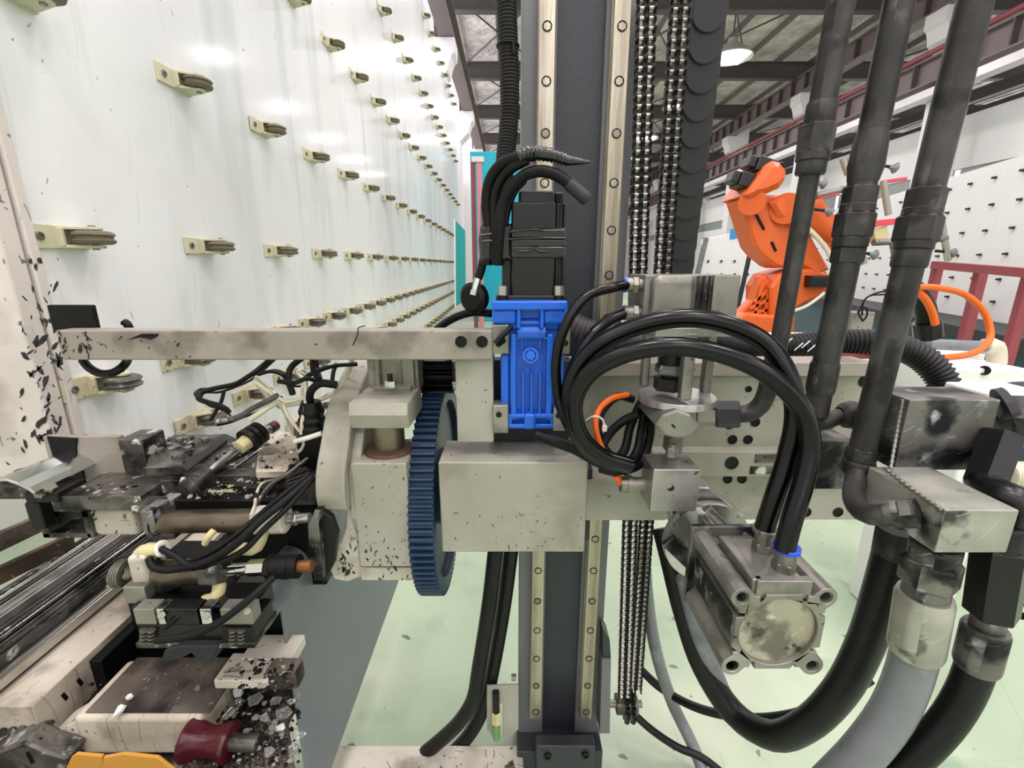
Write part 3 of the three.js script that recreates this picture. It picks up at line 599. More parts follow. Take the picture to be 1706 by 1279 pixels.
{
  const t = thing('carriage_block', 'big cream rectangular block under the blue gearbox with black specks', 'block');
  part(t, 'block_body', FB(733, 770, 977, 920, 0.62, 0.088, 0.003), M.cream);
  smears(t, 745, 850, 970, 915, 0.6195, 40, 2.5);
  part(t, 'carriage_plate', FB(868, 780, 985, 900, 0.72, 0.14, 0.002), M.dark);
}
{  // worm gearbox
  const t = thing('worm_gearbox', 'bright blue ribbed worm gearbox under the black motor', 'gearbox');
  const d = 0.64;
  part(t, 'input_flange', [FB(819, 501, 946, 517, 0.628, 0.105, 0.003), FB(819, 514, 862, 541, 0.634, 0.09, 0.006), FB(904, 514, 946, 541, 0.634, 0.09, 0.006), FB(861, 512, 868, 548, 0.63, 0.05, 0.003), FB(900, 512, 907, 548, 0.63, 0.05, 0.003), FB(830, 530, 936, 552, 0.645, 0.08, 0.01), FB(834, 508, 932, 552, 0.652, 0.08, 0.004)], M.blue);
  const panel = [[842, 548], [928, 548], [936, 560], [936, 700], [924, 706], [846, 706], [836, 700], [836, 560]];
  part(t, 'housing', [EX(panel, 0.652, 0.09, 0.002), FB(834, 590, 849, 678, 0.645, 0.05, 0.004), FB(925, 590, 939, 682, 0.645, 0.05, 0.004),
    FB(850, 556, 861, 700, 0.639, 0.02, 0.003), FB(910, 556, 921, 700, 0.639, 0.02, 0.003),
    cyl(P(862, 553, 0.648), P(908, 553, 0.648), 0.012, 0.012, 20), FB(858, 562, 914, 566, 0.640, 0.02, 0.002),
    FB(846, 690, 924, 697, 0.637, 0.03, 0.002), FB(846, 707, 924, 714, 0.637, 0.04, 0.002), FB(846, 694, 853, 712, 0.638, 0.03, 0.001), FB(917, 694, 924, 712, 0.638, 0.03, 0.001), FB(873, 690, 893, 716, 0.634, 0.04, 0.004)], M.blue);
  for (const u of [871.5, 885.5, 899.5]) part(t, 'cooling_rib', [FB(u - 2, 622, u + 2, 691, 0.638, 0.02, 0.0015), cyl(P(u, 619.5, 0.640), P(u, 622.5, 0.640), 0.0025, 0.0025, 8)], M.blue);
  for (const u of [869, 899]) part(t, 'short_rib', FB(u - 1.5, 566, u + 1.5, 582, 0.640, 0.015, 0.001), M.blue);
  part(t, 'fill_plug', [ringDisc(P(884, 592, 0.645), P(884, 592, 0.637), 0.0118, 0.008, 28), hex(P(884, 592, 0.645), P(884, 592, 0.635), 0.0076, 0.3)], M.blue);
  for (const [u0, v0, u1, v1, su, sv] of [[820, 541, 848, 590, 831, 571], [934, 541, 950, 590, 942, 571], [821, 675, 847, 722, 831, 690], [922, 680, 943, 718, 930, 692]]) {
    const m = part(t, 'mounting_pad', FB(u0, v0, u1, v1, 0.633, 0.03, 0.002), M.alu, 'silver mounting pad');
    const s = mesh('screw', join(socketScrew(P(su, sv, 0.633), V(0, 0, 1), 0.0042, 0.003)), M.boltDark); m.add(s);
  }
  part(t, 'vent_screw', cyl(P(838, 566, 0.628), P(829, 574, 0.618), 0.005, 0.004, 12), M.blackMatt);
  single('cut_cable_end', 'short black cable tail at the upper left pad of the blue gearbox', 'cable', TP([[851, 545, 0.625], [845, 552, 0.618], [836, 560, 0.615], [826, 571, 0.612]], 0.0038), M.blackMatt);
}
{  // servo motor
  const t = thing('servo_motor', 'black square servo motor wrapped in dark tape on top of the blue gearbox', 'motor');
  part(t, 'motor_body', [FB(852, 336, 925, 496, 0.655, 0.078, 0.003), FB(836, 430, 853, 497, 0.668, 0.06, 0.003), FB(856, 420, 922, 428, 0.6545, 0.01, 0.001)], M.motor);
  part(t, 'encoder_cap', [FB(864, 317, 924, 340, 0.656, 0.066, 0.004), FB(924, 319, 940, 338, 0.672, 0.05, 0.003)], M.motor);
  part(t, 'corner_post', [FB(925, 338, 931, 496, 0.662, 0.06, 0.002), FB(937, 338, 942, 496, 0.662, 0.06, 0.002), FB(930, 338, 938, 496, 0.672, 0.05, 0.001)], M.motor);
  part(t, 'motor_flange', FB(826, 492, 943, 502, 0.645, 0.09, 0.002), M.motor);
  for (const u of [838, 931]) { const m = part(t, 'flange_bolt', cyl(P(u, 492, 0.645), P(u, 476, 0.645), 0.0070, 0.0070, 18), M.brushed, 'silver cap screw'); m.add(mesh('sleeve', join(cyl(P(u, 499, 0.645), P(u, 491.5, 0.645), 0.0078, 0.0072, 18)), M.blackMatt)); }
  const band = (v0, v1, u0, u1, d) => FB(u0, v0, u1, v1, d, 0.082, 0.004);
  part(t, 'tape_band', [band(379, 399, 850, 943, 0.6525), band(396, 412, 849.5, 943, 0.6515), band(408, 430, 850, 942, 0.6528)], M.tape, 'shiny dark tape band');
  part(t, 'tape_crease', [TP([[800, 392, 0.65], [850, 386, 0.6505], [890, 382, 0.650], [905, 384, 0.651]], 0.0016, { seg: 6 }), TP([[804, 402, 0.65], [852, 398, 0.650], [905, 396, 0.650], [941, 397, 0.651]], 0.0014, { seg: 6 }), TP([[864, 419, 0.6525], [885, 417, 0.651], [892, 412, 0.6505], [897, 418, 0.651], [910, 419, 0.6525]], 0.0022, { seg: 6 })], M.tape);
  part(t, 'taped_cable_tail', [EX([[800, 376], [852, 372], [852, 434], [800, 436], [797, 400]], 0.652, 0.03, 0.004)], M.tape, 'dark tape around the cable plugs');
}
{
  const t = thing('cable_plug', 'grey square cable plug beside the upper left of the black motor', 'plug');
  part(t, 'plug_body', [FB(800, 336, 826, 376, 0.668, 0.03, 0.003)], M.columnSide); part(t, 'clip', [FB(810, 350, 822, 366, 0.664, 0.01, 0.002)], M.alu);
}
const motorCables = [
  [[[812, 440, 0.66], [815, 385, 0.66], [810, 340, 0.66], [816, 300, 0.655], [836, 273, 0.645], [866, 261, 0.635], [890, 259, 0.63]], 0.0072, 'outermost black motor cable arching up left of the motor'],
  [[[822, 432, 0.655], [824, 370, 0.655], [824, 330, 0.655], [834, 300, 0.65], [852, 280, 0.64], [878, 266, 0.635]], 0.0068, 'second black motor cable, just inside the outermost arch'],
  [[[828, 440, 0.65], [832, 380, 0.645], [836, 345, 0.645], [850, 315, 0.64], [872, 293, 0.635], [900, 285, 0.63], [930, 293, 0.625], [955, 312, 0.62]], 0.0074, 'thick black motor cable arching right over the motor to a grey sleeve'],
  [[[832, 440, 0.655], [838, 390, 0.66], [844, 350, 0.66], [856, 318, 0.66], [872, 300, 0.665]], 0.006, 'thin black motor cable behind the thick one']];
motorCables.forEach(([p, r, l], i) => { const t = thing('motor_cable', l, 'cable'); part(t, 'sheath', TP(p, r), M.blackMatt);
  if (i === 0) part(t, 'tape_wrap', TP([[866, 260, 0.635], [885, 255, 0.632], [905, 256, 0.63], [925, 260, 0.628], [945, 267, 0.626], [965, 269, 0.624], [986, 270, 0.622]], 0.0088, { n: 60, rf: (s, k) => (1 - s * s * s * 0.93) * (1 + 0.12 * Math.sin(k * 1.9) + 0.07 * Math.sin(k * 4.1)) }), M.tape, 'glossy crumpled tape tapering to a tip');
  if (i === 2) part(t, 'end_sleeve', TP([[948, 306, 0.622], [962, 318, 0.62], [972, 327, 0.618], [978, 334, 0.618]], 0.0086, { rf: (s) => s < 0.9 ? 1 : 0.86 }), M.dark, 'dark grey end sleeve'); });
{
  const t = thing('hanging_connector', 'steel cable connector with a black round cap left of the gearbox', 'connector');
  part(t, 'round_cap', turned(P(798, 494, 0.69), P(784, 497, 0.672), [[0, 0], [0.018, 0], [0.0225, 0.3], [0.0225, 0.8], [0.017, 1], [0, 1]], 24), M.blackMatt);
  part(t, 'connector_barrel', [cyl(P(791, 484, 0.668), P(797, 462, 0.672), 0.0052, 0.0052, 14), cyl(P(789, 492, 0.667), P(791, 484, 0.668), 0.0062, 0.0062, 14)], M.chrome);
  part(t, 'lead', TP([[797, 463, 0.672], [802, 448, 0.672], [806, 430, 0.67]], 0.006), M.blackMatt);
}
single('sagging_cable', 'black cable sagging from the round cap onto the top of the long bar', 'cable', TP([[818, 522, 0.69], [790, 520, 0.70], [765, 526, 0.71], [745, 536, 0.72], [728, 548, 0.74]], 0.0062), M.blackMatt);
// big spur gear, axis along x
{
  const t = thing('spur_gear', 'large dark blue spur gear standing between the bearing housing and the big block', 'gear');
  const C = [0.79, EYE - 0.404], R = 0.192, n = 92, pts = [];
  for (let i = 0; i < n; i++) for (const [f, r] of [[0.04, R - 0.0092], [0.24, R - 0.0082], [0.36, R - 0.0006], [0.40, R], [0.60, R], [0.64, R - 0.0006], [0.76, R - 0.0082], [0.96, R - 0.0092]]) { const a = (i + f) / n * 6.28319; pts.push([C[0] + Math.cos(a) * r, C[1] + Math.sin(a) * r]); }
  part(t, 'toothed_rim', EXx(pts, -0.156, -0.118, 0.0008, [[C[0], C[1], 0.163]]), M.gear);
  const circ = (r, m = 64) => Array.from({ length: m }, (_, i) => [C[0] + Math.cos(i / m * 6.28319) * r, C[1] + Math.sin(i / m * 6.28319) * r]);
  part(t, 'web', EXx(circ(0.164), -0.148, -0.130, 0), M.gear);
  part(t, 'hub', [EXx(circ(0.07, 40), -0.156, -0.105, 0.002), EXx(circ(0.035, 30), -0.2, -0.05, 0.001)], M.hub);
}
{
  const t = thing('pinion', 'small black pinion driving the large blue gear from above', 'gear');
  const C = [0.768, EYE - 0.178], n = 17, R = 0.038, pts = [];
  for (let i = 0; i < n; i++) for (const [f, r] of [[0.05, R - 0.0085], [0.3, R - 0.006], [0.38, R], [0.62, R], [0.7, R - 0.006], [0.95, R - 0.0085]]) { const a = (i + f) / n * 6.28319; pts.push([C[0] + Math.cos(a) * r, C[1] + Math.sin(a) * r]); }
  part(t, 'teeth', EXx(pts, -0.158, -0.1, 0.0006), S({ color: 0x1b1a19, metalness: 0.8, roughness: 0.25 }));
  part(t, 'shaft', cyl(V(-0.158, C[1], -C[0]), V(-0.05, C[1], -C[0]), 0.018, 0.018, 20), M.greasy);
}
{
  const t = thing('bearing_housing', 'cream square bearing housing left of the blue gear, with a worn shaft on top', 'housing');
  part(t, 'housing_body', FB(592, 772, 682, 944, 0.615, 0.1, 0.002), M.cream);
  smears(t, 596, 780, 680, 940, 0.6145, 26, 3); smears(t, 596, 900, 680, 965, 0.6143, 26, 4);
  part(t, 'lower_lip', FB(600, 946, 688, 967, 0.625, 0.09, 0.002), M.creamDirty);
  const a = P(650, 762, 0.665), b = V(a.x, Y(700, 0.665), a.z); a.y = Y(772, 0.615);
  part(t, 'shaft', cyl(a, b, 0.0245, 0.0245, 30), M.wornTube, 'bare worn steel shaft');
  part(t, 'seal_ring', turned(a.clone(), a.clone().add(V(0, 0.008, 0)), [[0.0, 0], [0.038, 0], [0.036, 0.7], [0.028, 1], [0, 1]], 30), S({ color: 0x5b4634, roughness: 0.6, metalness: 0.3 }), 'rusty seal ring');
}
{
  const t = thing('clamp_block', 'cream chamfered clamp block above the bare shaft', 'block');
  part(t, 'block_body', [EXx([[0.62, Y(671, 0.62)], [0.615, Y(692, 0.615)], [0.625, Y(713, 0.625)], [0.72, Y(713, 0.625)], [0.72, Y(671, 0.62)]], XX(582, 690, 0.62), XX(680, 690, 0.62), 0.0015)], M.cream);
}
{
  const t = thing('compact_cylinder', 'grooved aluminium compact cylinder under the long bar, beside the pinion', 'cylinder');
  part(t, 'cylinder_body', [FB(612, 585, 697, 652, 0.70, 0.06, 0.003), FB(622, 585, 633, 652, 0.692, 0.02, 0.004), FB(668, 585, 690, 652, 0.692, 0.02, 0.004)], M.alu);
  part(t, 'base_plate', FB(622, 645, 684, 656, 0.678, 0.03, 0.001), M.alu);
  const c = P(651, 646, 0.672); part(t, 'nut', hex(c, c.clone().add(V(0, 0.012, 0)), 0.0085), M.chrome);
  part(t, 'stud', cyl(c, c.clone().add(V(0, 0.022, 0)), 0.0042, 0.0042, 12), M.boltDark);
}
{
  const t = thing('arc_bracket', 'thick cream curved arm left of the bearing housing', 'bracket');
  const E = (d, y) => [d, EYE + y];
  const curve = (l) => new THREE.CatmullRomCurve3(l.map(([d, y]) => V(d, y, 0)), false, 'centripetal').getPoints(36).map((q) => [q.x, q.y]);
  part(t, 'arm', EXx([...curve([E(0.60, -0.346), E(0.597, -0.325), E(0.602, -0.300), E(0.613, -0.279), E(0.632, -0.256), E(0.650, -0.232), E(0.669, -0.2117), E(0.706, -0.190), E(0.757, -0.168), E(0.80, -0.16)]), E(0.80, -0.2), E(0.74, -0.225), E(0.70, -0.255), E(0.675, -0.29), E(0.665, -0.33), E(0.665, -0.352), E(0.605, -0.352)], -0.285, -0.243, 0.002), M.cream); smears(t, 556, 905, 594, 962, 0.6215, 16, 5);
  part(t, 'lower_arm', EX([[576, 846], [592, 846], [600, 925], [599, 962], [580, 970], [556, 966], [544, 940], [553, 915], [566, 903], [574, 880]], 0.622, 0.05, 0.003), M.creamDirty);
  part(t, 'rear_body', box(XX(496, 760, 0.70), -0.29, Y(835, 0.70), Y(728, 0.70), -0.70, -0.76, 0.003), M.blackMatt);
  part(t, 'side_plate', EXx([E(0.615, -0.37), E(0.62, -0.30), E(0.66, -0.25), E(0.74, -0.21), E(0.78, -0.3), E(0.76, -0.44), E(0.66, -0.47), E(0.63, -0.43)], -0.243, -0.228, 0.001), M.cream);
}
{
  const t = thing('clevis_plate', 'dark greasy clevis plate with a pale edge at the end of the two cylinders', 'plate');
  part(t, 'plate_body', EX([[534, 850], [552, 862], [562, 890], [556, 940], [540, 970], [524, 962], [520, 880]], 0.59, 0.012, 0.001), M.boltDark);
  part(t, 'pale_edge', EX([[512, 876], [524, 850], [536, 849], [530, 872], [538, 965], [524, 968], [514, 930]], 0.578, 0.014, 0.002), M.zinc);
}
// beam at the foot and sensor bracket
{
  const t = thing('base_beam', 'chipped white steel beam lying at the foot of the column', 'beam');
  part(t, 'beam_body', FB(548, 1302, 872, 1380, 0.80, 0.085, 0.004), M.creamDirty);
}
{
  const t = thing('sensor_bracket', 'cream sheet bracket with a slot and a green tipped sensor beside the column foot', 'bracket');
  part(t, 'bracket_plate', [EX([[811, 1143], [864, 1141], [864, 1215], [850, 1228], [838, 1228], [838, 1172], [822, 1172], [822, 1228], [811, 1215]], 0.875, 0.006, 0.001), EX([[811, 1143], [864, 1141], [864, 1156], [811, 1158]], 0.8745, 0.006, 0.001)], M.cream);
  part(t, 'sensor_barrel', cyl(P(827, 1206, 0.86), P(826, 1152, 0.868), 0.0085, 0.0085, 16), M.boltDark);
  part(t, 'sensor_nut', hex(P(827, 1204, 0.862), P(827, 1184, 0.865), 0.0125), M.yellow);
  part(t, 'sensor_tip', turned(P(827, 1230, 0.855), P(827, 1204, 0.862), [[0, 0], [0.008, 0], [0.0095, 0.15], [0.0095, 1], [0, 1]], 18), M.greenPlastic, 'green translucent tip');
  part(t, 'bolt', hex(P(860, 1128, 0.87), P(852, 1128, 0.87), 0.008), M.bolt);
}
[[[[826, 912, 0.86], [815, 1005, 0.86], [798, 1111, 0.86], [788, 1164, 0.86], [768, 1199, 0.86], [730, 1236, 0.87], [660, 1290, 0.88]], 'left one of the two thick black hoses hanging left of the column'],
 [[[852, 912, 0.90], [840, 1005, 0.90], [822, 1111, 0.90], [810, 1164, 0.90], [795, 1202, 0.90], [768, 1240, 0.90], [700, 1300, 0.91]], 'right one of the two thick black hoses hanging left of the column']].forEach(([p, l]) => single('drop_hose', l, 'hose', TP(p, 0.0170), M.hoseDark));
// ---------- horizontal slide, valve, pneumatic cylinder, pipes, blocks and hoses on the right ----------
{
  const t = thing('horizontal_slide', 'long light grey slide plate with bolt holes crossing the column to the right', 'slide plate');
  part(t, 'slide_plate', FB(925, 626, 1452, 866, 0.80, 0.03, 0.002), M.cream);
  part(t, 'top_rail', FB(940, 604, 1458, 627, 0.775, 0.06, 0.002), M.bar);
  part(t, 'guide_strip', FB(1085, 752, 1462, 794, 0.775, 0.026, 0.002), M.cream);
  part(t, 'grease_pad', [FB(1258, 757, 1296, 771, 0.7735, 0.003, 0.001), FB(1250, 777, 1296, 790, 0.7735, 0.003, 0.001)], M.greasy, 'black greasy patch in the strip');
  for (const [u, v, r, d] of [[1215, 707, 0.009, 0.8], [1258, 703, 0.009, 0.8], [1220, 732, 0.009, 0.8], [1246, 732, 0.009, 0.8], [1219, 771, 0.0125, 0.775], [1212, 798, 0.009, 0.8], [1236, 798, 0.009, 0.8], [1247, 648, 0.006, 0.8], [1440, 635, 0.011, 0.8], [1372, 705, 0.0115, 0.8], [1343, 853, 0.010, 0.8], [1396, 853, 0.010, 0.8], [1092, 780, 0.008, 0.775]]) {
    const q = P(u, v, d - 0.0002); part(t, 'bolt_hole', turned(q, q.clone().add(V(0, 0, 0.0012)), [[r, 0], [r, 1], [r * 0.86, 1], [r * 0.86, 0.1], [0, 0.1]], 20), r > 0.012 ? M.boltDark : M.blackMatt);
  }
}
{
  const t = thing('arm_beam', 'cream beam stub between the big block and the steel cube', 'beam');
  part(t, 'beam_body', FB(976, 807, 1112, 867, 0.70, 0.09, 0.002), M.cream);
}
// pneumatic actuator with a valve below
{
  const t = thing('valve_actuator', 'square aluminium actuator on posts above the hexagonal valve body', 'actuator');
  part(t, 'actuator_body', [FB(1072, 458, 1228, 552, 0.615, 0.085, 0.002), FB(1086, 457, 1159, 548, 0.602, 0.04, 0.012), FB(1186, 458, 1230, 550, 0.604, 0.04, 0.002)], M.alu);
  part(t, 'groove_strip', [FB(1161, 459, 1167, 549, 0.608, 0.02, 0.001), FB(1171, 459, 1177, 549, 0.606, 0.02, 0.001), FB(1180, 459, 1184, 549, 0.608, 0.02, 0.001)], M.zinc);
  part(t, 'lower_plate', [FB(1092, 546, 1224, 561, 0.597, 0.09, 0.001)], M.steel);
  for (const [u0, u1, v1, d] of [[1072, 1085, 645, 0.655], [1139, 1158, 668, 0.595], [1176, 1191, 655, 0.65]]) part(t, 'post', FB(u0, 555, u1, v1, d, 0.016, 0.003), M.alu);
  const c = P(1119, 590, 0.635); const at = (v, d = 0.635) => V(c.x, Y(v, d), c.z);
  part(t, 'threaded_coupling', [cyl(at(648), at(628), 0.022, 0.022, 6, true), cyl(at(628), at(560), 0.012, 0.012, 20), cyl(at(606), at(580), 0.018, 0.018, 20)], M.boltDark);
  part(t, 'union_nut', hex(at(622), at(606), 0.0215), M.zinc);
  const f = P(1127, 660, 0.64);
  part(t, 'flange_disc', turned(V(f.x, Y(669, 0.64), f.z), V(f.x, Y(657, 0.64), f.z), [[0, 0], [0.052, 0], [0.0545, 0.12], [0.0545, 0.85], [0.0535, 1], [0, 1]], 48), M.steel);
  part(t, 'bonnet', [turned(V(f.x - 0.004, Y(705, 0.64), f.z), V(f.x - 0.004, Y(672, 0.64), f.z), [[0.016, 0], [0.018, 0.6], [0.024, 1]], 28)], M.zinc);
}
{
  const t = thing('hexagonal_valve', 'aluminium eight-sided valve body under the round flange', 'valve');
  part(t, 'body', EX([[1093, 709], [1104, 692], [1128, 683], [1151, 691], [1167, 708], [1153, 725], [1129, 733], [1107, 726]], 0.58, 0.09, 0.003), M.alu);
  part(t, 'outlet_stem', FB(1114, 730, 1138, 757, 0.615, 0.026, 0.002), M.alu);
  part(t, 'outlet_hexagon', hex(P(1160, 690, 0.635), P(1194, 690, 0.625), 0.017), M.alu);
  const m = P(1119, 760, 0.59); part(t, 'locking_screw', [hex(m, m.clone().add(V(0, 0.014, 0)), 0.0085), cyl(m, m.clone().add(V(0, 0.018, 0)), 0.005, 0.005, 14)], M.steel);
}
{
  const t = thing('hose_nut', 'black hexagonal hose nut with a bent pipe right of the valve body', 'fitting');
  part(t, 'nut', [hex(P(1193, 690, 0.622), P(1233, 690, 0.61), 0.0195), cyl(P(1192, 690, 0.6225), P(1196, 690, 0.6215), 0.0185, 0.0185, 24)], M.dark);
  part(t, 'bent_pipe', TP([[1230, 690, 0.611], [1248, 688, 0.607], [1266, 676, 0.603], [1277, 655, 0.60], [1283, 630, 0.597], [1290, 600, 0.594]], 0.0125), M.pipe);
}
{
  const t = thing('steel_cube', 'bare steel cube block under the valve body', 'block');
  part(t, 'cube', FB(1086, 782, 1164, 852, 0.575, 0.055, 0.0015), M.steel);
  part(t, 'drill_hole', turned(P(1117, 812, 0.5752), P(1117, 812, 0.574), [[0.005, 0], [0.005, 1], [0.004, 1], [0.004, 0.1], [0, 0.1]], 14), M.blackMatt);
}
{
  const t = thing('sensor_plug', 'steel plug with a knurled ring and orange cable left of the steel cube', 'plug');
  part(t, 'plug_body', [cyl(P(1052, 806, 0.61), P(1080, 806, 0.61), 0.0105, 0.0105, 18), cyl(P(1044, 806, 0.61), P(1052, 806, 0.61), 0.013, 0.013, 20)], M.alu);
  part(t, 'knurled_ring', cyl(P(1033, 806, 0.61), P(1045, 806, 0.61), 0.012, 0.012, 14, true), M.bolt);
  part(t, 'orange_tip', TP([[1036, 806, 0.61], [1031, 799, 0.608], [1026, 792, 0.606]], 0.005), M.cableOrange);
}
// big pneumatic cylinder: axis along z
{
  const t = thing('air_cylinder', 'large square aluminium pneumatic cylinder pointing at the viewer', 'cylinder');
  const cx = 0.296, cy = EYE - 0.395, h = 0.0565, zf = -0.42, L = 0.112;
  const sh = new THREE.Shape(); const q = 0.0125, k = h - 0.011;
  // outline with four round corner columns and slots along every side
  const side = [];
  for (let i = 0; i < 4; i++) {
    const a = i * Math.PI / 2, ca = Math.cos(a), sa = Math.sin(a), R = (x, y) => [x * ca - y * sa, x * sa + y * ca];
    // right side going up, then the corner
    for (const p of [[h - 0.009, -k + q + 0.002], [h - 0.009, -0.026], [h - 0.017, -0.025], [h - 0.017, -0.021], [h - 0.007, -0.020], [h - 0.007, 0.020], [h - 0.017, 0.021], [h - 0.017, 0.025], [h - 0.009, 0.026], [h - 0.009, k - q - 0.002]]) side.push(R(...p));
    for (let j = 0; j <= 8; j++) { const b = -Math.PI / 3 + j / 8 * (Math.PI / 2 + 2 * Math.PI / 3 * 1.0); side.push(R(k + Math.cos(b) * q, k + Math.sin(b) * q)); }
  }
  sh.setFromPoints(side.map(([x, y]) => new THREE.Vector2(x, y)));
  const bore = new THREE.Path(); bore.absarc(0, 0, 0.0435, 0, 6.28319, true); sh.holes.push(bore);
  for (const [sx, sy] of [[1, 1], [1, -1], [-1, 1], [-1, -1]]) { const o = new THREE.Path(); o.absarc(sx * k, sy * k, 0.0072, 0, 6.28319, true); sh.holes.push(o); }
  const g = new THREE.ExtrudeGeometry(sh, { depth: L, bevelEnabled: true, bevelThickness: 0.0008, bevelSize: 0.0008, bevelOffset: -0.0008, bevelSegments: 1, curveSegments: 32 });
  part(t, 'barrel', clean(g).translate(cx, cy, zf - L), M.alu);
  part(t, 'end_cap', [cyl(V(cx, cy, zf - 0.03), V(cx, cy, zf - 0.0045), 0.0432, 0.0432, 48)], M.stained, 'stained round end cap');
  for (const [sx, sy] of [[1, 1], [1, -1], [-1, 1], [-1, -1]]) part(t, 'threaded_hole', [0, 1, 2, 3, 4].map((i) => ringDisc(V(cx + sx * k, cy + sy * k, zf - 0.0015 - i * 0.0025), V(cx + sx * k, cy + sy * k, zf - 0.003 - i * 0.0025), 0.0074, 0.0058, 18)).concat([cyl(V(cx + sx * k, cy + sy * k, zf - 0.03), V(cx + sx * k, cy + sy * k, zf - 0.012), 0.0073, 0.0073, 14)]), M.zinc);
  part(t, 'side_panel', [box(cx - h + 0.0062, cx - h + 0.010, cy - 0.0195, cy + 0.0195, zf - 0.004, zf - L + 0.003, 0.0005)], M.greasy, 'greasy side panel'); part(t, 'slot_strip', [-0.023, 0.023].map((o) => box(cx - h + 0.012, cx - h + 0.0185, cy + o - 0.0025, cy + o + 0.0025, zf - 0.002, zf - L + 0.003, 0)), M.blackMatt);
  // port pad on top
  const top = cy + h;
  part(t, 'port_pad', [box(cx - 0.030, cx + 0.030, top - 0.014, top + 0.008, zf - 0.002, zf - 0.012, 0.001), box(cx - 0.034, cx - 0.022, top - 0.014, top + 0.008, zf - 0.005, zf - 0.09, 0.002), box(cx - 0.026, cx + 0.026, top - 0.014, top + 0.003, zf - 0.005, zf - 0.09, 0.001)], M.alu);
  part(t, 'front_plate', box(cx - 0.058, cx + 0.05, cy - 0.055, cy + 0.062, zf - L - 0.001, zf - L - 0.009, 0.002), M.zinc);
  part(t, 'piston_rod', [cyl(V(cx - 0.012, cy + 0.028, zf - L - 0.005), V(cx - 0.012, cy + 0.028, -0.6), 0.0135, 0.0135, 24), cyl(V(cx - 0.012, cy + 0.028, -0.56), V(cx - 0.012, cy + 0.028, -0.6), 0.021, 0.021, 24)], M.chrome);
  for (const [u, v, d] of [[1272, 905, 0.487], [1306, 938, 0.45]]) {
    const p = P(u, v, d); const b0 = V(p.x, top + 0.002, p.z);
    const f = part(t, 'push_fitting', [hex(b0, b0.clone().add(V(0, 0.012, 0)), 0.0125), cyl(b0.clone().add(V(0, 0.010, 0)), b0.clone().add(V(0, 0.026, 0)), 0.0112, 0.0112, 22)], M.bolt);
    const r0 = b0.clone().add(V(0, 0.025, 0)), r1 = b0.clone().add(V(0, 0.031, 0));
    f.add(mesh('release_ring', join(ringDisc(r0, r1, 0.0145, 0.008, 28)), u > 1290 ? M.blueRing : M.alu));
  }
}
{
  const t = thing('mounting_disc', 'round steel disc plate with a slot behind the pneumatic cylinder', 'disc');
  const c = V(0.2935, EYE - 0.403, -0.6);
  part(t, 'disc', [ringDisc(V(c.x, c.y, -0.614), V(c.x, c.y, -0.6), 0.0645, 0.0, 56)], M.steel);
  const b = (ox) => obox(V(c.x + ox * 0.8, c.y + ox * 0.8, -0.597), V(0.7071, 0.7071, 0), V(-0.7071, 0.7071, 0), V(0, 0, 1), 0.022, 0.1, 0.012, 0.003);
  part(t, 'cross_bar', [b(0.028)], M.alu);
  part(t, 'cross_bar', [b(-0.034)], M.zinc);
  part(t, 'neck', [EX([[1117, 845], [1150, 812], [1182, 812], [1240, 860], [1200, 930], [1130, 930]], 0.62, 0.03, 0.002)], M.steel);
}
// black air hoses
const airHoses = [
  [[[1306, 918, 0.447], [1318, 870, 0.455], [1342, 790, 0.47], [1350, 735, 0.48], [1335, 680, 0.49], [1285, 628, 0.5], [1210, 592, 0.51], [1120, 577, 0.52], [1040, 590, 0.53], [982, 622, 0.54], [957, 670, 0.55], [968, 725, 0.56], [1000, 758, 0.565], [1050, 775, 0.57]], 0.0112, 'front black air hose arching from the blue ringed fitting'],
  [[[1272, 885, 0.486], [1290, 830, 0.49], [1312, 760, 0.50], [1325, 690, 0.505], [1312, 625, 0.515], [1275, 572, 0.53], [1205, 538, 0.54], [1130, 530, 0.55], [1050, 548, 0.56], [985, 585, 0.565], [952, 640, 0.57], [955, 705, 0.575], [985, 752, 0.58], [1030, 775, 0.58]], 0.0115, 'rear black air hose arching from the silver ringed fitting'],
  [[[1048, 474, 0.63], [1020, 479, 0.61], [980, 492, 0.60], [948, 530, 0.59], [928, 590, 0.585], [930, 660, 0.58], [950, 715, 0.58], [985, 755, 0.58], [1020, 772, 0.58]], 0.0068, 'glossy thin black air hose from the upper actuator fitting'],
  [[[1045, 520, 0.63], [1015, 533, 0.615], [985, 560, 0.60], [960, 600, 0.59], [945, 650, 0.585], [955, 705, 0.58], [990, 748, 0.58], [1030, 768, 0.58]], 0.0078, 'black air hose from the lower actuator fitting']];
airHoses.forEach(([p, r, l]) => single('air_hose', l, 'hose', TP(p, r, { seg: 14 }), M.rubber));
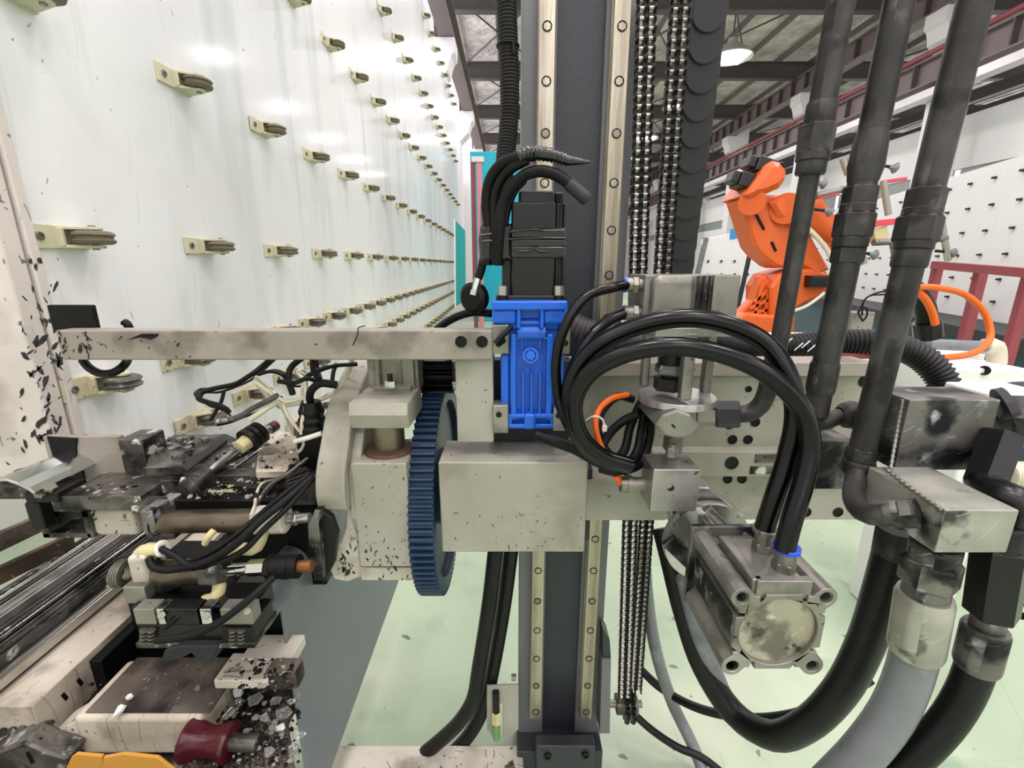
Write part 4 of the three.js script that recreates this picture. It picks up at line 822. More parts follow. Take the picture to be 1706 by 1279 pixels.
{
  const loops = [[[893, 724, 0.615], [925, 735, 0.605], [960, 748, 0.6], [1000, 770, 0.59], [1050, 780, 0.6]], [[1062, 690, 0.66], [1040, 700, 0.66], [1010, 730, 0.64], [1000, 765, 0.62], [1030, 780, 0.6]], [[1075, 685, 0.67], [1068, 720, 0.65], [1060, 755, 0.63], [1030, 785, 0.6], [1000, 780, 0.6]], [[1085, 690, 0.67], [1082, 730, 0.65], [1068, 770, 0.63], [1040, 785, 0.605]], [[1055, 665, 0.69], [1030, 660, 0.69], [1000, 690, 0.68], [998, 730, 0.65], [1020, 765, 0.61]], [[1068, 670, 0.68], [1050, 710, 0.66], [1040, 750, 0.63], [1015, 778, 0.605]]];
  const l = ['black cable running from under the gearbox into the cable bundle', 'black cable curving in the bundle below the round flange', 'black cable hanging straight at the right of the cable bundle', 'rightmost black cable of the bundle beside the valve body', 'black cable looping farthest back in the bundle', 'black cable in the middle of the bundle below the arches'];
  loops.forEach((p, i) => single('bundle_cable', l[i], 'cable', TP(p, i ? 0.0068 : 0.0085), M.blackMatt));
  const t = thing('orange_cable', 'thin orange cable with a white tie inside the loop of black hoses', 'cable');
  part(t, 'sheath', TP([[1045, 657, 0.64], [1018, 664, 0.62], [998, 682, 0.61], [992, 705, 0.6], [998, 735, 0.595], [1010, 760, 0.59]], 0.0042), M.cableOrange);
  part(t, 'cable_tie', [TP([[978, 699, 0.6], [990, 693, 0.592], [1003, 698, 0.597], [1008, 712, 0.6]], 0.0014), box(XX(1003, 711, 0.597), XX(1011, 711, 0.597), Y(718, 0.597), Y(708, 0.597), -0.594, -0.599, 0.001)], M.tie);
}
for (const [v, l, d] of [[474, 'upper silver push fitting with a blue ring on the left of the actuator', 0.63], [521, 'lower silver push fitting on the left of the actuator', 0.63]]) {
  const t = thing('push_fitting', l, 'fitting');
  part(t, 'hexagon', [hex(P(1052, v, d), P(1063, v, d), 0.0115), cyl(P(1060, v, d), P(1074, v, d), 0.008, 0.008, 16)], M.bolt);
  part(t, 'barrel', cyl(P(1043, v, d), P(1053, v, d), 0.0095, 0.0095, 20), M.alu);
  part(t, 'release_ring', ringDisc(P(1038, v, d), P(1043, v, d), 0.0105, 0.0045, 22), v < 500 ? M.blueRing : M.alu);
}
// three steel pipes with unions
function unionRing(t, a, b, list, name) {               // list: [t0, t1, radius, sides]
  for (const [s0, s1, r, n] of list) { const p = a.clone().lerp(b, s0), q = a.clone().lerp(b, s1); part(t, name, n ? hex(p, q, r) : turned(p, q, [[0.01, 0], [r * 0.94, 0], [r, 0.12], [r, 0.88], [r * 0.94, 1], [0.01, 1]], 28), M.pipe); }
}
{
  const d = 0.58, t = thing('steel_pipe', 'thinnest of three dark upright pipes, passing in front of the robot', 'pipe');
  const a = P(1409, -40, d), b = P(1291, 610, 0.59), at = (v) => (v + 40) / 650;
  part(t, 'upper_tube', cyl(a, a.clone().lerp(b, at(170)), 0.0140, 0.0140, 24), M.pipe);
  part(t, 'lower_tube', cyl(a.clone().lerp(b, at(165)), b, 0.0108, 0.0108, 24), M.pipe);
  unionRing(t, a, b, [[at(140), at(176), 0.0160, 0], [at(174), at(222), 0.0192, 6], [at(218), at(234), 0.0178, 0], [at(232), at(256), 0.0160, 0]], 'union_ring');
}
{
  const d = 0.56, t = thing('steel_pipe', 'middle one of three dark upright pipes, with a union in front of the robot arm', 'pipe');
  const a = P(1507, -40, d), b = P(1358, 690, d), at = (v) => (v + 40) / 730;
  part(t, 'tube', cyl(a, b, 0.0145, 0.0145, 26), M.pipe);
  part(t, 'wrap', [turned(a.clone().lerp(b, at(180)), a.clone().lerp(b, at(262)), [[0.0144, 0], [0.0168, 0.25], [0.0178, 0.7], [0.015, 1]], 20)], M.pipe);
  unionRing(t, a, b, [[at(268), at(302), 0.0172, 6], [at(298), at(314), 0.0176, 0], [at(312), at(356), 0.0202, 6], [at(354), at(372), 0.0182, 0], [at(370), at(400), 0.0172, 6], [at(585), at(645), 0.0165, 0]], 'union_ring');
  part(t, 'elbow', TP([[1362, 672, d], [1352, 694, d], [1366, 706, d], [1390, 696, d], [1408, 692, d]].map(([u, v, e]) => [u, v, e]), 0.0105), M.pipe);
  part(t, 'end_coupling', [turned(P(1398, 692, d), P(1432, 690, d), [[0.011, 0], [0.016, 0.2], [0.0185, 0.6], [0.016, 1]], 24)], M.pipe);
  part(t, 'clamp_ear', EX([[1392, 590], [1402, 592], [1396, 640], [1382, 648]], d - 0.01, 0.012, 0.002), M.zinc);
}
{
  const d = 0.54, t = thing('steel_pipe', 'thickest and rightmost of three dark upright pipes, ending in an elbow', 'pipe');
  const a = P(1635, -40, d), b = P(1431, 770, d - 0.02), at = (v) => (v + 40) / 810;
  part(t, 'tube', cyl(a, b, 0.0156, 0.0142, 28), M.pipe);
  unionRing(t, a, b, [[at(270), at(306), 0.0180, 6], [at(303), at(318), 0.0182, 0], [at(315), at(360), 0.0212, 6], [at(357), at(372), 0.0185, 0], [at(370), at(402), 0.0172, 0], [at(740), at(768), 0.0165, 6], [at(766), at(792), 0.0178, 0]], 'union_ring');
  part(t, 'elbow', TP([[1432, 768, 0.52], [1425, 803, 0.505], [1424, 832, 0.48], [1438, 852, 0.457], [1462, 858, 0.442], [1486, 857, 0.432]], 0.0118, { seg: 18 }), M.pipe);
  part(t, 'end_coupling', [turned(P(1476, 857, 0.436), P(1506, 855, 0.425), [[0.011, 0], [0.0145, 0.1], [0.0155, 0.6], [0.013, 1]], 24), hex(P(1503, 855, 0.426), P(1530, 853, 0.417), 0.0165)], M.zinc);
}
// steel blocks
{
  const t = thing('manifold_block', 'upper dark scuffed steel block beside the thick pipe', 'block');
  part(t, 'block_body', FB(1503, 666, 1652, 783, 0.50, 0.06, 0.0015), M.zinc);
  const t2 = thing('small_block', 'chipped pale steel block behind the thick pipe at the end of the slide', 'block');
  part(t2, 'block_body', FB(1362, 735, 1420, 815, 0.60, 0.05, 0.002), M.zinc);
}
{
  const t = thing('manifold_block', 'lower pale steel block pointing at the viewer with hoses below', 'block');
  const x0 = XX(1568, 880, 0.40), x1 = XX(1690, 880, 0.40);
  part(t, 'block_body', box(x0, x1, Y(921, 0.40), Y(850, 0.40), -0.40, -0.50, 0.0015), M.zincLight);
  part(t, 'weld_seam', [TP([[1478, 783, 0.478], [1500, 800, 0.457], [1535, 825, 0.428], [1566, 847, 0.402]], 0.0022, { n: 40, rf: (s, k) => 1 + 0.3 * Math.sin(k * 1.7) }), TP([[1503, 667, 0.4995], [1494, 720, 0.4995], [1484, 778, 0.485]], 0.0018, { n: 40, rf: (s, k) => 1 + 0.3 * Math.sin(k * 2.1) })], M.alu, 'bright weld seam');
}
function hoseEnd(name, label, list, pts, r, mh) {
  const t = thing(name, label, 'hose');
  for (const [n, a, b, rad, sides, mat] of list) part(t, n, sides ? hex(P(...a), P(...b), rad) : turned(P(...a), P(...b), [[0.004, 0], [rad * 0.93, 0], [rad, 0.08], [rad, 0.92], [rad * 0.93, 1], [0.004, 1]], 26), mat);
  part(t, 'sheath', TP(pts, r, { seg: 18 }), mh);
  return t;
}
hoseEnd('hydraulic_hose', 'thick grey scuffed hydraulic hose under the lower steel block', [['neck', [1560, 905, 0.43], [1553, 935, 0.43], 0.0225, 0, M.zinc], ['hex_nut', [1554, 930, 0.43], [1544, 972, 0.43], 0.027, 6, M.zinc], ['ring', [1546, 965, 0.43], [1540, 992, 0.43], 0.0215, 0, M.zinc], ['ferrule', [1541, 988, 0.43], [1524, 1085, 0.43], 0.0265, 0, M.zincLight]],
  [[1527, 1075, 0.43], [1512, 1130, 0.43], [1485, 1190, 0.43], [1440, 1250, 0.43], [1380, 1310, 0.44]], 0.0225, M.greyHose);
hoseEnd('hydraulic_hose', 'thick black hydraulic hose sweeping in a wide U under the air cylinder', [['ferrule', [1497, 880, 0.52], [1488, 925, 0.52], 0.0235, 0, M.pipe]],
  [[1492, 905, 0.52], [1470, 985, 0.52], [1440, 1075, 0.53], [1400, 1150, 0.54], [1345, 1205, 0.56], [1285, 1225, 0.60], [1225, 1190, 0.66], [1172, 1110, 0.71], [1138, 1010, 0.76], [1118, 930, 0.80], [1105, 880, 0.83]], 0.0225, M.hoseDark);
hoseEnd('hydraulic_hose', 'black hydraulic hose at the far right with a black hexagonal coupler', [['hex_coupler', [1668, 905, 0.42], [1650, 1022, 0.42], 0.0235, 6, M.black], ['elbow_boss', [1676, 868, 0.42], [1668, 912, 0.42], 0.0205, 0, M.black], ['neck', [1650, 1018, 0.42], [1642, 1050, 0.42], 0.015, 0, M.zinc], ['ferrule', [1643, 1044, 0.42], [1626, 1110, 0.42], 0.021, 0, M.zinc]],
  [[1629, 1100, 0.42], [1610, 1150, 0.42], [1580, 1200, 0.42], [1535, 1250, 0.42], [1470, 1305, 0.43]], 0.0178, M.hoseDark);
{
  const t = thing('elbow_fitting', 'black elbow fitting and coupler right of the upper steel block', 'fitting');
  part(t, 'elbow', TP([[1650, 690, 0.52], [1675, 685, 0.515], [1694, 678, 0.51], [1704, 690, 0.5], [1702, 712, 0.49]], 0.019, { seg: 18 }), M.pipe);
  part(t, 'collar', turned(P(1668, 690, 0.515), P(1690, 686, 0.51), [[0.019, 0], [0.031, 0.1], [0.031, 0.8], [0.02, 1]], 28), M.dark);
  part(t, 'coupler', [hex(P(1672, 722, 0.49), P(1638, 812, 0.47), 0.0205)], M.black);
  part(t, 'lower_elbow', TP([[1640, 805, 0.47], [1650, 822, 0.45], [1680, 828, 0.43], [1706, 850, 0.42], [1700, 880, 0.415]], 0.017, { seg: 16 }), M.black);
}
// hoses hanging in front of the floor
[[[[1072, 905, 0.95], [1078, 990, 0.95], [1092, 1080, 0.95], [1120, 1170, 0.95], [1158, 1250, 0.92], [1180, 1310, 0.86]], 0.0155, 'greyHose', 'grey hose hanging right beside the chains down to the floor'],
 [[[1062, 1110, 1.0], [1100, 1145, 0.97], [1160, 1178, 0.9], [1240, 1195, 0.84], [1320, 1190, 0.78], [1400, 1160, 0.74], [1450, 1130, 0.74]], 0.0105, 'hoseDark', 'dark cable crossing in front of the floor below the air cylinder'],
 [[[1052, 1185, 0.96], [1085, 1215, 0.94], [1130, 1245, 0.92], [1170, 1262, 0.90], [1230, 1310, 0.86]], 0.0095, 'hoseDark', 'dark cable leaving the sprocket towards the bottom edge'],
 [[[1140, 960, 0.74], [1160, 1040, 0.72], [1190, 1120, 0.70], [1215, 1180, 0.68]], 0.016, 'greyHose', 'short grey hose piece behind the air cylinder'],
 [[[1720, 1010, 0.5], [1690, 1000, 0.52], [1660, 985, 0.55], [1640, 950, 0.58], [1632, 920, 0.6], [1640, 890, 0.62]], 0.004, 'hoseDark', 'thin dark cable loop behind the far right coupler'],
 [[[1725, 1030, 0.5], [1690, 1022, 0.52], [1655, 1000, 0.55]], 0.005, 'hoseDark', 'thin dark cable entering from the right edge']].forEach(([p, r, m, l]) => single('floor_hose', l, 'hose', TP(p, r), M[m]));
// corrugated conduits
{
  const t = thing('corrugated_conduit', 'thick black corrugated conduit passing behind the pipes and bending down', 'conduit');
  part(t, 'conduit', ridged([P(1170, 560, 0.92), P(1210, 572, 0.92), P(1260, 580, 0.92), P(1330, 576, 0.92), P(1400, 570, 0.92), P(1470, 572, 0.9), P(1530, 592, 0.88), P(1565, 625, 0.86), P(1580, 665, 0.84)], 0.0265, 0.0085), M.corr);
  part(t, 'paint_mark', [[1312, 570], [1330, 578], [1342, 574], [1352, 580], [1366, 572], [1380, 578], [1455, 570], [1468, 575], [1520, 582], [1534, 580]].map(([u, v]) => TP([[u - 6, v + 5, 0.889], [u, v, 0.888], [u + 7, v - 6, 0.889]], 0.0012, { seg: 6 })), M.white, 'white paint marks');
  const t2 = thing('corrugated_conduit', 'grey corrugated conduit between the gearbox and the actuator', 'conduit');
  part(t2, 'conduit', ridged([P(935, 528, 0.86), P(965, 545, 0.85), P(1010, 560, 0.85), P(1060, 568, 0.86), P(1110, 566, 0.88)], 0.0225, 0.0075), S({ color: 0x4b4946, roughness: 0.45 }));
}
// ---------- greasy edge-working head, rails and debris at the lower left ----------
function HZ(px, y, t, bev = 0.001, holes = []) {         // flat plate: polygon of pixels laid on the height y, t metres thick downwards
  const sh = new THREE.Shape(px.map(([u, v]) => { const q = PY(u, v, y); return new THREE.Vector2(q.x, -q.z); }));
  for (const [u, v, r] of holes) { const q = PY(u, v, y), h = new THREE.Path(); h.absarc(q.x, -q.z, r, 0, 6.28319, true); sh.holes.push(h); }
  const g = new THREE.ExtrudeGeometry(sh, { depth: t - 2 * bev, bevelEnabled: bev > 0, bevelThickness: bev, bevelSize: bev, bevelOffset: -bev, bevelSegments: 1, curveSegments: 12 });
  return clean(g).applyMatrix4(new THREE.Matrix4().makeBasis(V(1, 0, 0), V(0, 0, -1), V(0, 1, 0)).setPosition(0, y - t + bev, 0));
}
const Z2 = (x, y) => [300 + x / 4.264, 560 + y / 4.264];   // a crop's coordinates
{
  const t = thing('cover_plate', 'grey upright cover plate with a black rag hanging over its left half', 'plate');
  part(t, 'plate', FB(80, 727, 205, 800, 0.70, 0.012, 0.002), M.bar);
  part(t, 'black_rag', EX([[77, 727], [128, 730], [126, 745], [127, 760], [133, 775], [141, 799], [97, 800], [92, 780], [84, 750]], 0.697, 0.003, 0.0008), M.blackMatt, 'black rag');
  part(t, 'caked_block', FB(201, 732, 243, 796, 0.69, 0.05, 0.004), M.greasy, 'block caked with white glass slurry');
}
{
  const t = thing('tool_plate', 'grey machined plate with hexagon bolts on top of the edging head', 'plate');
  const y = EYE - 0.305;
  part(t, 'plate', HZ([[243, 778], [352, 774], [418, 741], [378, 722], [290, 724], [250, 745]], y, 0.016, 0.0015), M.greasy);
  for (const [u, v] of [[266, 752], [300, 735], [314, 750], [342, 735]]) { const q = PY(u, v, y); part(t, 'bolt', hex(q, q.clone().add(V(0, 0.007, 0)), 0.0065), M.bolt); }
  part(t, 'front_edge', FB(240, 779, 352, 806, 0.665, 0.05, 0.002), M.greasy);
  part(t, 'dark_beam', HZ([[300, 776], [372, 726], [378, 732], [312, 784]], y + 0.006, 0.012, 0.001), M.boltDark);
  part(t, 'gusset', FB(268, 800, 300, 822, 0.66, 0.05, 0.002), M.greasy);
}
{
  const t = thing('tan_plate', 'tan dusty plate with a round hole beside the wire tangle', 'plate');
  const y = EYE - 0.31;
  part(t, 'plate', HZ([[426, 785], [476, 784], [497, 764], [486, 720], [462, 718], [430, 750]], y, 0.012, 0.001, [[448, 752, 0.016]]), M.worn);
  part(t, 'under_plate', FB(298, 792, 532, 834, 0.67, 0.03, 0.002), M.greasy);
  part(t, 'lower_beam', FB(290, 833, 474, 850, 0.63, 0.04, 0.002), M.boltDark);
  part(t, 'yellow_chip', FB(312, 818, 392, 831, 0.655, 0.01, 0.003), M.yellow);
  part(t, 'ribbed_flap', [0, 1, 2, 3, 4].map((i) => HZ([[474 + i * 1.5, 790 + i * 5], [510 + i * 3, 776 + i * 5], [512 + i * 3, 780 + i * 5], [476 + i * 1.5, 795 + i * 5]], y - 0.005 - i * 0.006, 0.003, 0.0004)), M.dust);
}
{
  const t = thing('dark_carriage', 'long black greasy bar of the edging head, front left', 'bar');
  part(t, 'bar_body', FB(98, 826, 236, 850, 0.62, 0.09, 0.002), M.greasy);
  part(t, 'end_bracket', [FB(40, 820, 96, 838, 0.615, 0.05, 0.003), FB(45, 838, 70, 882, 0.62, 0.02, 0.003)], M.boltDark);
  part(t, 'bolt', [hex(P(82, 815, 0.62), P(84, 809, 0.62), 0.009), hex(P(66, 826, 0.61), P(68, 821, 0.61), 0.007)], M.bolt);
  part(t, 'box_section', [FB(72, 852, 152, 862, 0.64, 0.06, 0.001), FB(72, 888, 152, 896, 0.64, 0.06, 0.001), FB(66, 852, 78, 896, 0.64, 0.06, 0.001), FB(140, 852, 152, 896, 0.64, 0.06, 0.001)], M.greasy);
  part(t, 'slurry_lump', FB(150, 850, 226, 894, 0.645, 0.05, 0.008), M.creamDirty, 'lump of dried white slurry');
  part(t, 'corner_block', FB(218, 842, 256, 856, 0.605, 0.03, 0.002), M.greasy);
}
{
  const t = thing('curved_cover', 'shiny curved metal cover at the left edge beside the end post', 'cover');
  part(t, 'sheet', EX([[-26, 806], [-8, 799], [8, 797], [30, 804], [48, 812], [58, 820], [55, 823], [46, 816], [29, 808], [8, 801], [-8, 803], [-25, 810]], 0.60, 0.12, 0.0004), M.chrome);
  const b = P(40, 786, 0.66); part(t, 'hole_rim', turned(b, b.clone().add(V(0, 0.004, 0)), [[0, 0], [0.011, 0], [0.011, 1], [0.007, 1], [0.007, 0.4], [0, 0.4]], 16), M.boltDark);
}
// two pneumatic cylinders of the head
{
  const d = 0.60, t = thing('air_cylinder', 'upper small round air cylinder lying across the edging head', 'cylinder');
  part(t, 'barrel', cyl(P(262, 869, d), P(430, 866, d), 0.0172, 0.0172, 28), M.wornTube);
  part(t, 'end_cap', [FB(234, 850, 258, 888, d - 0.018, 0.036, 0.005), turned(P(255, 869, d), P(272, 869, d), [[0.01, 0], [0.0205, 0.1], [0.0205, 0.5], [0.0185, 0.6], [0.0185, 1], [0.01, 1]], 26)], M.zinc);
  part(t, 'rod_cap', [turned(P(424, 866, d), P(478, 864, d), [[0.015, 0], [0.0208, 0.1], [0.0208, 0.48], [0.0195, 0.5], [0.0195, 0.56], [0.0208, 0.58], [0.0208, 0.95], [0.018, 1], [0.008, 1]], 26)], M.creamDirty);
  part(t, 'rod', [cyl(P(476, 864, d), P(516, 862, d), 0.0075, 0.0075, 18), hex(P(488, 863, d), P(496, 863, d), 0.0105)], M.brushed);
  part(t, 'foot', FB(268, 888, 290, 899, d - 0.01, 0.02, 0.002), M.zinc);
}
{
  const d = 0.56, t = thing('air_cylinder', 'lower small round air cylinder with pale end block and clamp bracket', 'cylinder');
  part(t, 'barrel', cyl(P(240, 955, d), P(372, 950, d), 0.0178, 0.0178, 28), M.wornTube);
  part(t, 'end_cap', [FB(213, 929, 243, 974, d - 0.02, 0.04, 0.006)], M.creamDirty);
  part(t, 'thread', [0, 1, 2, 3].map((i) => ringDisc(P(198 + i * 4, 955 - i * 0.3, d), P(201 + i * 4, 955 - i * 0.3, d), 0.0195, 0.01, 24)), M.bolt);
  part(t, 'clamp_bracket', [FB(326, 950, 358, 976, d - 0.024, 0.04, 0.003), EX([[340, 950], [366, 938], [370, 948], [350, 962]], d - 0.025, 0.02, 0.002)], M.zinc); part(t, 'lower_bracket', [EX([[243, 972], [300, 972], [298, 980], [250, 1000], [243, 998]], d - 0.015, 0.02, 0.002)], M.zinc);
  part(t, 'rod', [cyl(P(372, 950, d), P(398, 948, d), 0.009, 0.009, 18), cyl(P(396, 948, d), P(416, 946, d), 0.0085, 0.0085, 16), hex(P(414, 946, d), P(448, 944, d), 0.0115)], M.chrome);
  part(t, 'black_nut', [hex(P(445, 944, d), P(456, 944, d), 0.018), cyl(P(455, 944, d), P(498, 943, d), 0.0165, 0.0165, 24), cyl(P(474, 944, d - 0.001), P(483, 944, d - 0.001), 0.0168, 0.0168, 24)], M.blackMatt);
  part(t, 'copper_tip', cyl(P(498, 943, d), P(520, 942, d), 0.0085, 0.0085, 16), S({ color: 0x8a5a34, metalness: 0.7, roughness: 0.45 }));
}
function fitting(l, pts, mat) {                          // yellow plastic elbow with a release ring
  const t = thing('elbow_fitting', l, 'fitting');
  part(t, 'elbow', TP(pts, 0.0088, { seg: 16 }), mat);
  const a = P(...pts[0]), b = P(...pts[1]), d = a.clone().sub(b).normalize();
  part(t, 'release_ring', ringDisc(a, a.clone().addScaledVector(d, 0.005), 0.0115, 0.005, 22), M.tie);
  return t;
}
fitting('pale yellow elbow fitting under the rod end of the upper small cylinder', [[390, 917, 0.575], [405, 914, 0.575], [424, 914, 0.575], [432, 903, 0.58], [437, 888, 0.59]], M.yellow);
fitting('pale yellow elbow fitting below the clamp bracket of the lower small cylinder', [[332, 1004, 0.54], [344, 1000, 0.54], [358, 996, 0.54], [364, 986, 0.545], [366, 972, 0.55]], M.yellow);
fitting('pale elbow fitting with a white ring on top of the lower small cylinder', [[268, 914, 0.555], [256, 916, 0.555], [240, 917, 0.556], [232, 925, 0.558], [228, 935, 0.56]], M.yellow);
// shaft with bushes
{
  const t = thing('guide_shaft', 'bright slanted guide shaft with dark bushes between the plates and the wires', 'shaft');
  const a = P(336, 795, 0.63), b = P(404, 741, 0.70), d = b.clone().sub(a).normalize();
  part(t, 'rod', cyl(a, b, 0.0052, 0.0052, 16), M.chrome);
  part(t, 'end_bush', turned(a.clone().addScaledVector(d, -0.03), a.clone().addScaledVector(d, 0.012), [[0, 0], [0.012, 0.02], [0.0185, 0.25], [0.0185, 0.95], [0.014, 1], [0, 1]], 24), M.greasy);
  const c = P(398, 746, 0.69);
  part(t, 'collar', [turned(c, c.clone().addScaledVector(d, 0.02), [[0, 0], [0.011, 0], [0.013, 1], [0, 1]], 22)], M.yellow);
  part(t, 'ring_bush', [0, 1, 2].map((i) => ringDisc(c.clone().addScaledVector(d, 0.016 + i * 0.011), c.clone().addScaledVector(d, 0.024 + i * 0.011), 0.021 - i * 0.001, 0.006, 26)), M.boltDark);
  part(t, 'upper_tube', [cyl(c.clone().addScaledVector(d, 0.04), P(452, 713, 0.76), 0.0085, 0.0085, 16)], M.alu);
  part(t, 'red_tip', turned(P(450, 714, 0.755), P(460, 708, 0.77), [[0, 0], [0.0095, 0], [0.0095, 0.9], [0, 1]], 16), M.redDark, 'dark red tip');
}
// tangle of wires above the head
const wires = [
  ['black', 0.0055, [[650, 150], [560, 240], [480, 290], [390, 340], [250, 370], [150, 400], [130, 440], [200, 470], [300, 500], [350, 540]], 'long black cable hanging in a loop at the left of the wire tangle'],
  ['black', 0.0068, [[870, 150], [790, 220], [770, 300], [800, 410]], 'thick black cable falling straight from the long bar into the tangle'],
  ['black', 0.006, [[940, 150], [950, 250], [990, 310], [1010, 330]], 'short black cable under the long bar, left of the curved arm'],
  ['black', 0.0045, [[1250, 200], [1100, 210], [1000, 240], [900, 285]], 'black cable running almost level under the long bar'],
  ['black', 0.0045, [[1110, 200], [1090, 250], [1080, 330]], 'short black cable dropping beside the curved arm'],
  ['black', 0.0085, [[1110, 345], [1000, 335], [930, 390], [925, 470], [960, 560], [945, 690]], 'thick black hose bending down beside the curved arm'],
  ['black', 0.004, [[560, 270], [650, 250], [740, 285], [760, 340]], 'thin black cable arching over the pale rollers'],
  ['dark', 0.006, [[240, 605], [330, 595], [420, 570], [520, 510], [640, 450], [690, 420]], 'dark slanting rod-like cable below the wire tangle'],
  ['white', 0.0065, [[500, 590], [560, 550], [620, 510], [690, 465]], 'pale stiff tube slanting through the wire tangle'],
  ['white', 0.0038, [[1215, 150], [1190, 260], [1130, 370], [1050, 430], [960, 465], [840, 480], [740, 490], [640, 400], [520, 320]], 'longest cream wire, crossing the tangle from the long bar to the left'],
  ['white', 0.0042, [[820, 255], [875, 310], [892, 420], [888, 510], [868, 600], [862, 690]], 'cream wire hanging straight down through the tangle'],
  ['white', 0.0036, [[735, 490], [765, 560], [845, 670]], 'cream wire fanning down to the brown plug'],
  ['white', 0.0036, [[735, 480], [750, 560], [772, 640], [800, 700]], 'cream wire fanning down to the left of the brown plug'],
  ['white', 0.0036, [[885, 720], [870, 790], [830, 830], [790, 822]], 'cream wire hooked under the tan plate'],
  ['white', 0.004, [[700, 440], [760, 462], [830, 450], [905, 435]], 'short cream wire tied at the knot of the tangle'],
  ['white', 0.0034, [[540, 330], [620, 420], [700, 480], [730, 520]], 'cream wire beside the longest one at the left'],
  ['black', 0.004, [[310, 400], [290, 470], [250, 540], [220, 590]], 'black cable dropping from the loop to the dark rod'],
  ['dark', 0.0045, [[905, 870], [790, 960], [650, 1050], [570, 1150], [500, 1260]], 'dark cable running down from the tan plate over the cylinders'],
  ['black', 0.0042, [[880, 880], [760, 990], [640, 1090], [560, 1210], [470, 1300]], 'black cable beside the dark one over the small cylinders'],
  ['white', 0.003, [[680, 1010], [590, 1040], [545, 1110], [530, 1200], [505, 1270]], 'thin cream wire beside the cables over the cylinders'],
  ['black', 0.005, [[700, 320], [820, 330], [900, 300], [1000, 330]], 'black cable crossing behind the cream wires'],
];
wires.forEach(([m, r, p, l], i) => single('tangle_wire', l, 'wire', TP(p.map(([x, y], k) => [...Z2(x, y), 0.69 + 0.018 * Math.sin(i * 2.1 + k * 0.6) - (y > 850 ? (y - 850) / 450 * 0.10 : 0)]), r * 0.72, { seg: 10 }), m === 'white' ? M.wireWhite : m === 'dark' ? M.greasy : M.blackMatt));
for (let k = 0; k < 18; k++) {                          // thinner wires of the same tangle
  const src = wires[[0, 9, 6, 7, 10, 3, 15, 5, 13, 1, 20, 9, 0, 10, 14, 2, 8, 11][k]], dx = rr(-38, 38), dy = rr(-24, 24), pale = src[0] === 'white';
  single('thin_tangle_wire', pale ? 'one of the thin cream wires of the tangle under the long bar' : 'one of the thin black wires of the tangle under the long bar', 'wire',
    TP(src[2].map(([x, y]) => [...Z2(x + dx + rr(-14, 14), y + dy + rr(-14, 14)), 0.70 + rr(0, 0.06)]), rr(0.0018, 0.003), { seg: 8 }), pale ? M.wireWhite : M.blackMatt, pale ? 'thin cream wires of the tangle' : 'thin black wires of the tangle');
}
{
  const t = thing('cable_boot', 'black ribbed cable boot left of the curved arm', 'boot');
  part(t, 'boot', turned(P(521, 722, 0.69), P(518, 668, 0.69), [[0.0, 0], [0.019, 0], [0.021, 0.2], [0.018, 0.3], [0.021, 0.45], [0.018, 0.55], [0.020, 0.7], [0.014, 1], [0, 1]], 22), M.blackMatt);
  const t2 = thing('brown_plug', 'small brown plug where the cream wires meet', 'plug');
  part(t2, 'plug_body', FB(488, 706, 503, 728, 0.685, 0.015, 0.003), S({ color: 0x5a3a30, roughness: 0.6 }));
  single('cable_strap', 'pale strap tied across the cables beside the curved arm', 'strap', TP([[492, 735, 0.675], [510, 730, 0.668], [535, 722, 0.67]], 0.0042), M.tie);
}
// cables over the lower head
[[[[520, 795, 0.62], [470, 838, 0.58], [430, 870, 0.56], [400, 900, 0.545], [365, 925, 0.54], [330, 940, 0.54], [310, 944, 0.54]], 0.0055, 'thick black cable crossing both small cylinders'],
 [[[528, 790, 0.625], [478, 846, 0.58], [440, 882, 0.56], [408, 915, 0.545], [370, 935, 0.54], [322, 946, 0.545]], 0.0042, 'lower thin black cable beside the thick one over the small cylinders'],
 [[[515, 790, 0.63], [462, 832, 0.59], [420, 868, 0.57], [392, 892, 0.555], [360, 915, 0.55], [318, 936, 0.548]], 0.0038, 'upper thin black cable beside the thick one over the small cylinders'],
 [[[268, 914, 0.55], [295, 928, 0.545], [312, 940, 0.54], [345, 938, 0.54], [380, 915, 0.545]], 0.0045, 'black tube from the white ringed fitting'],
 [[[248, 930, 0.545], [255, 944, 0.54], [280, 949, 0.538], [308, 944, 0.54]], 0.005, 'short black tube sagging in front of the lower small cylinder'],
 [[[455, 962, 0.52], [430, 985, 0.50], [395, 1015, 0.485], [350, 1045, 0.475], [300, 1062, 0.47], [262, 1066, 0.47]], 0.0048, 'black tube running down in front of the black tool block'],
 [[[322, 1010, 0.515], [300, 1025, 0.50], [275, 1045, 0.49]], 0.0035, 'thin black tube from the lower yellow elbow fitting'],
 [[[342, 905, 0.57], [348, 893, 0.57], [356, 884, 0.575]], 0.005, 'short pale yellow tube stub beside the upper small cylinder']].forEach(([p, r, l], i) => single('head_cable', l, 'cable', TP(p, r), i === 7 ? M.yellow : M.blackMatt));
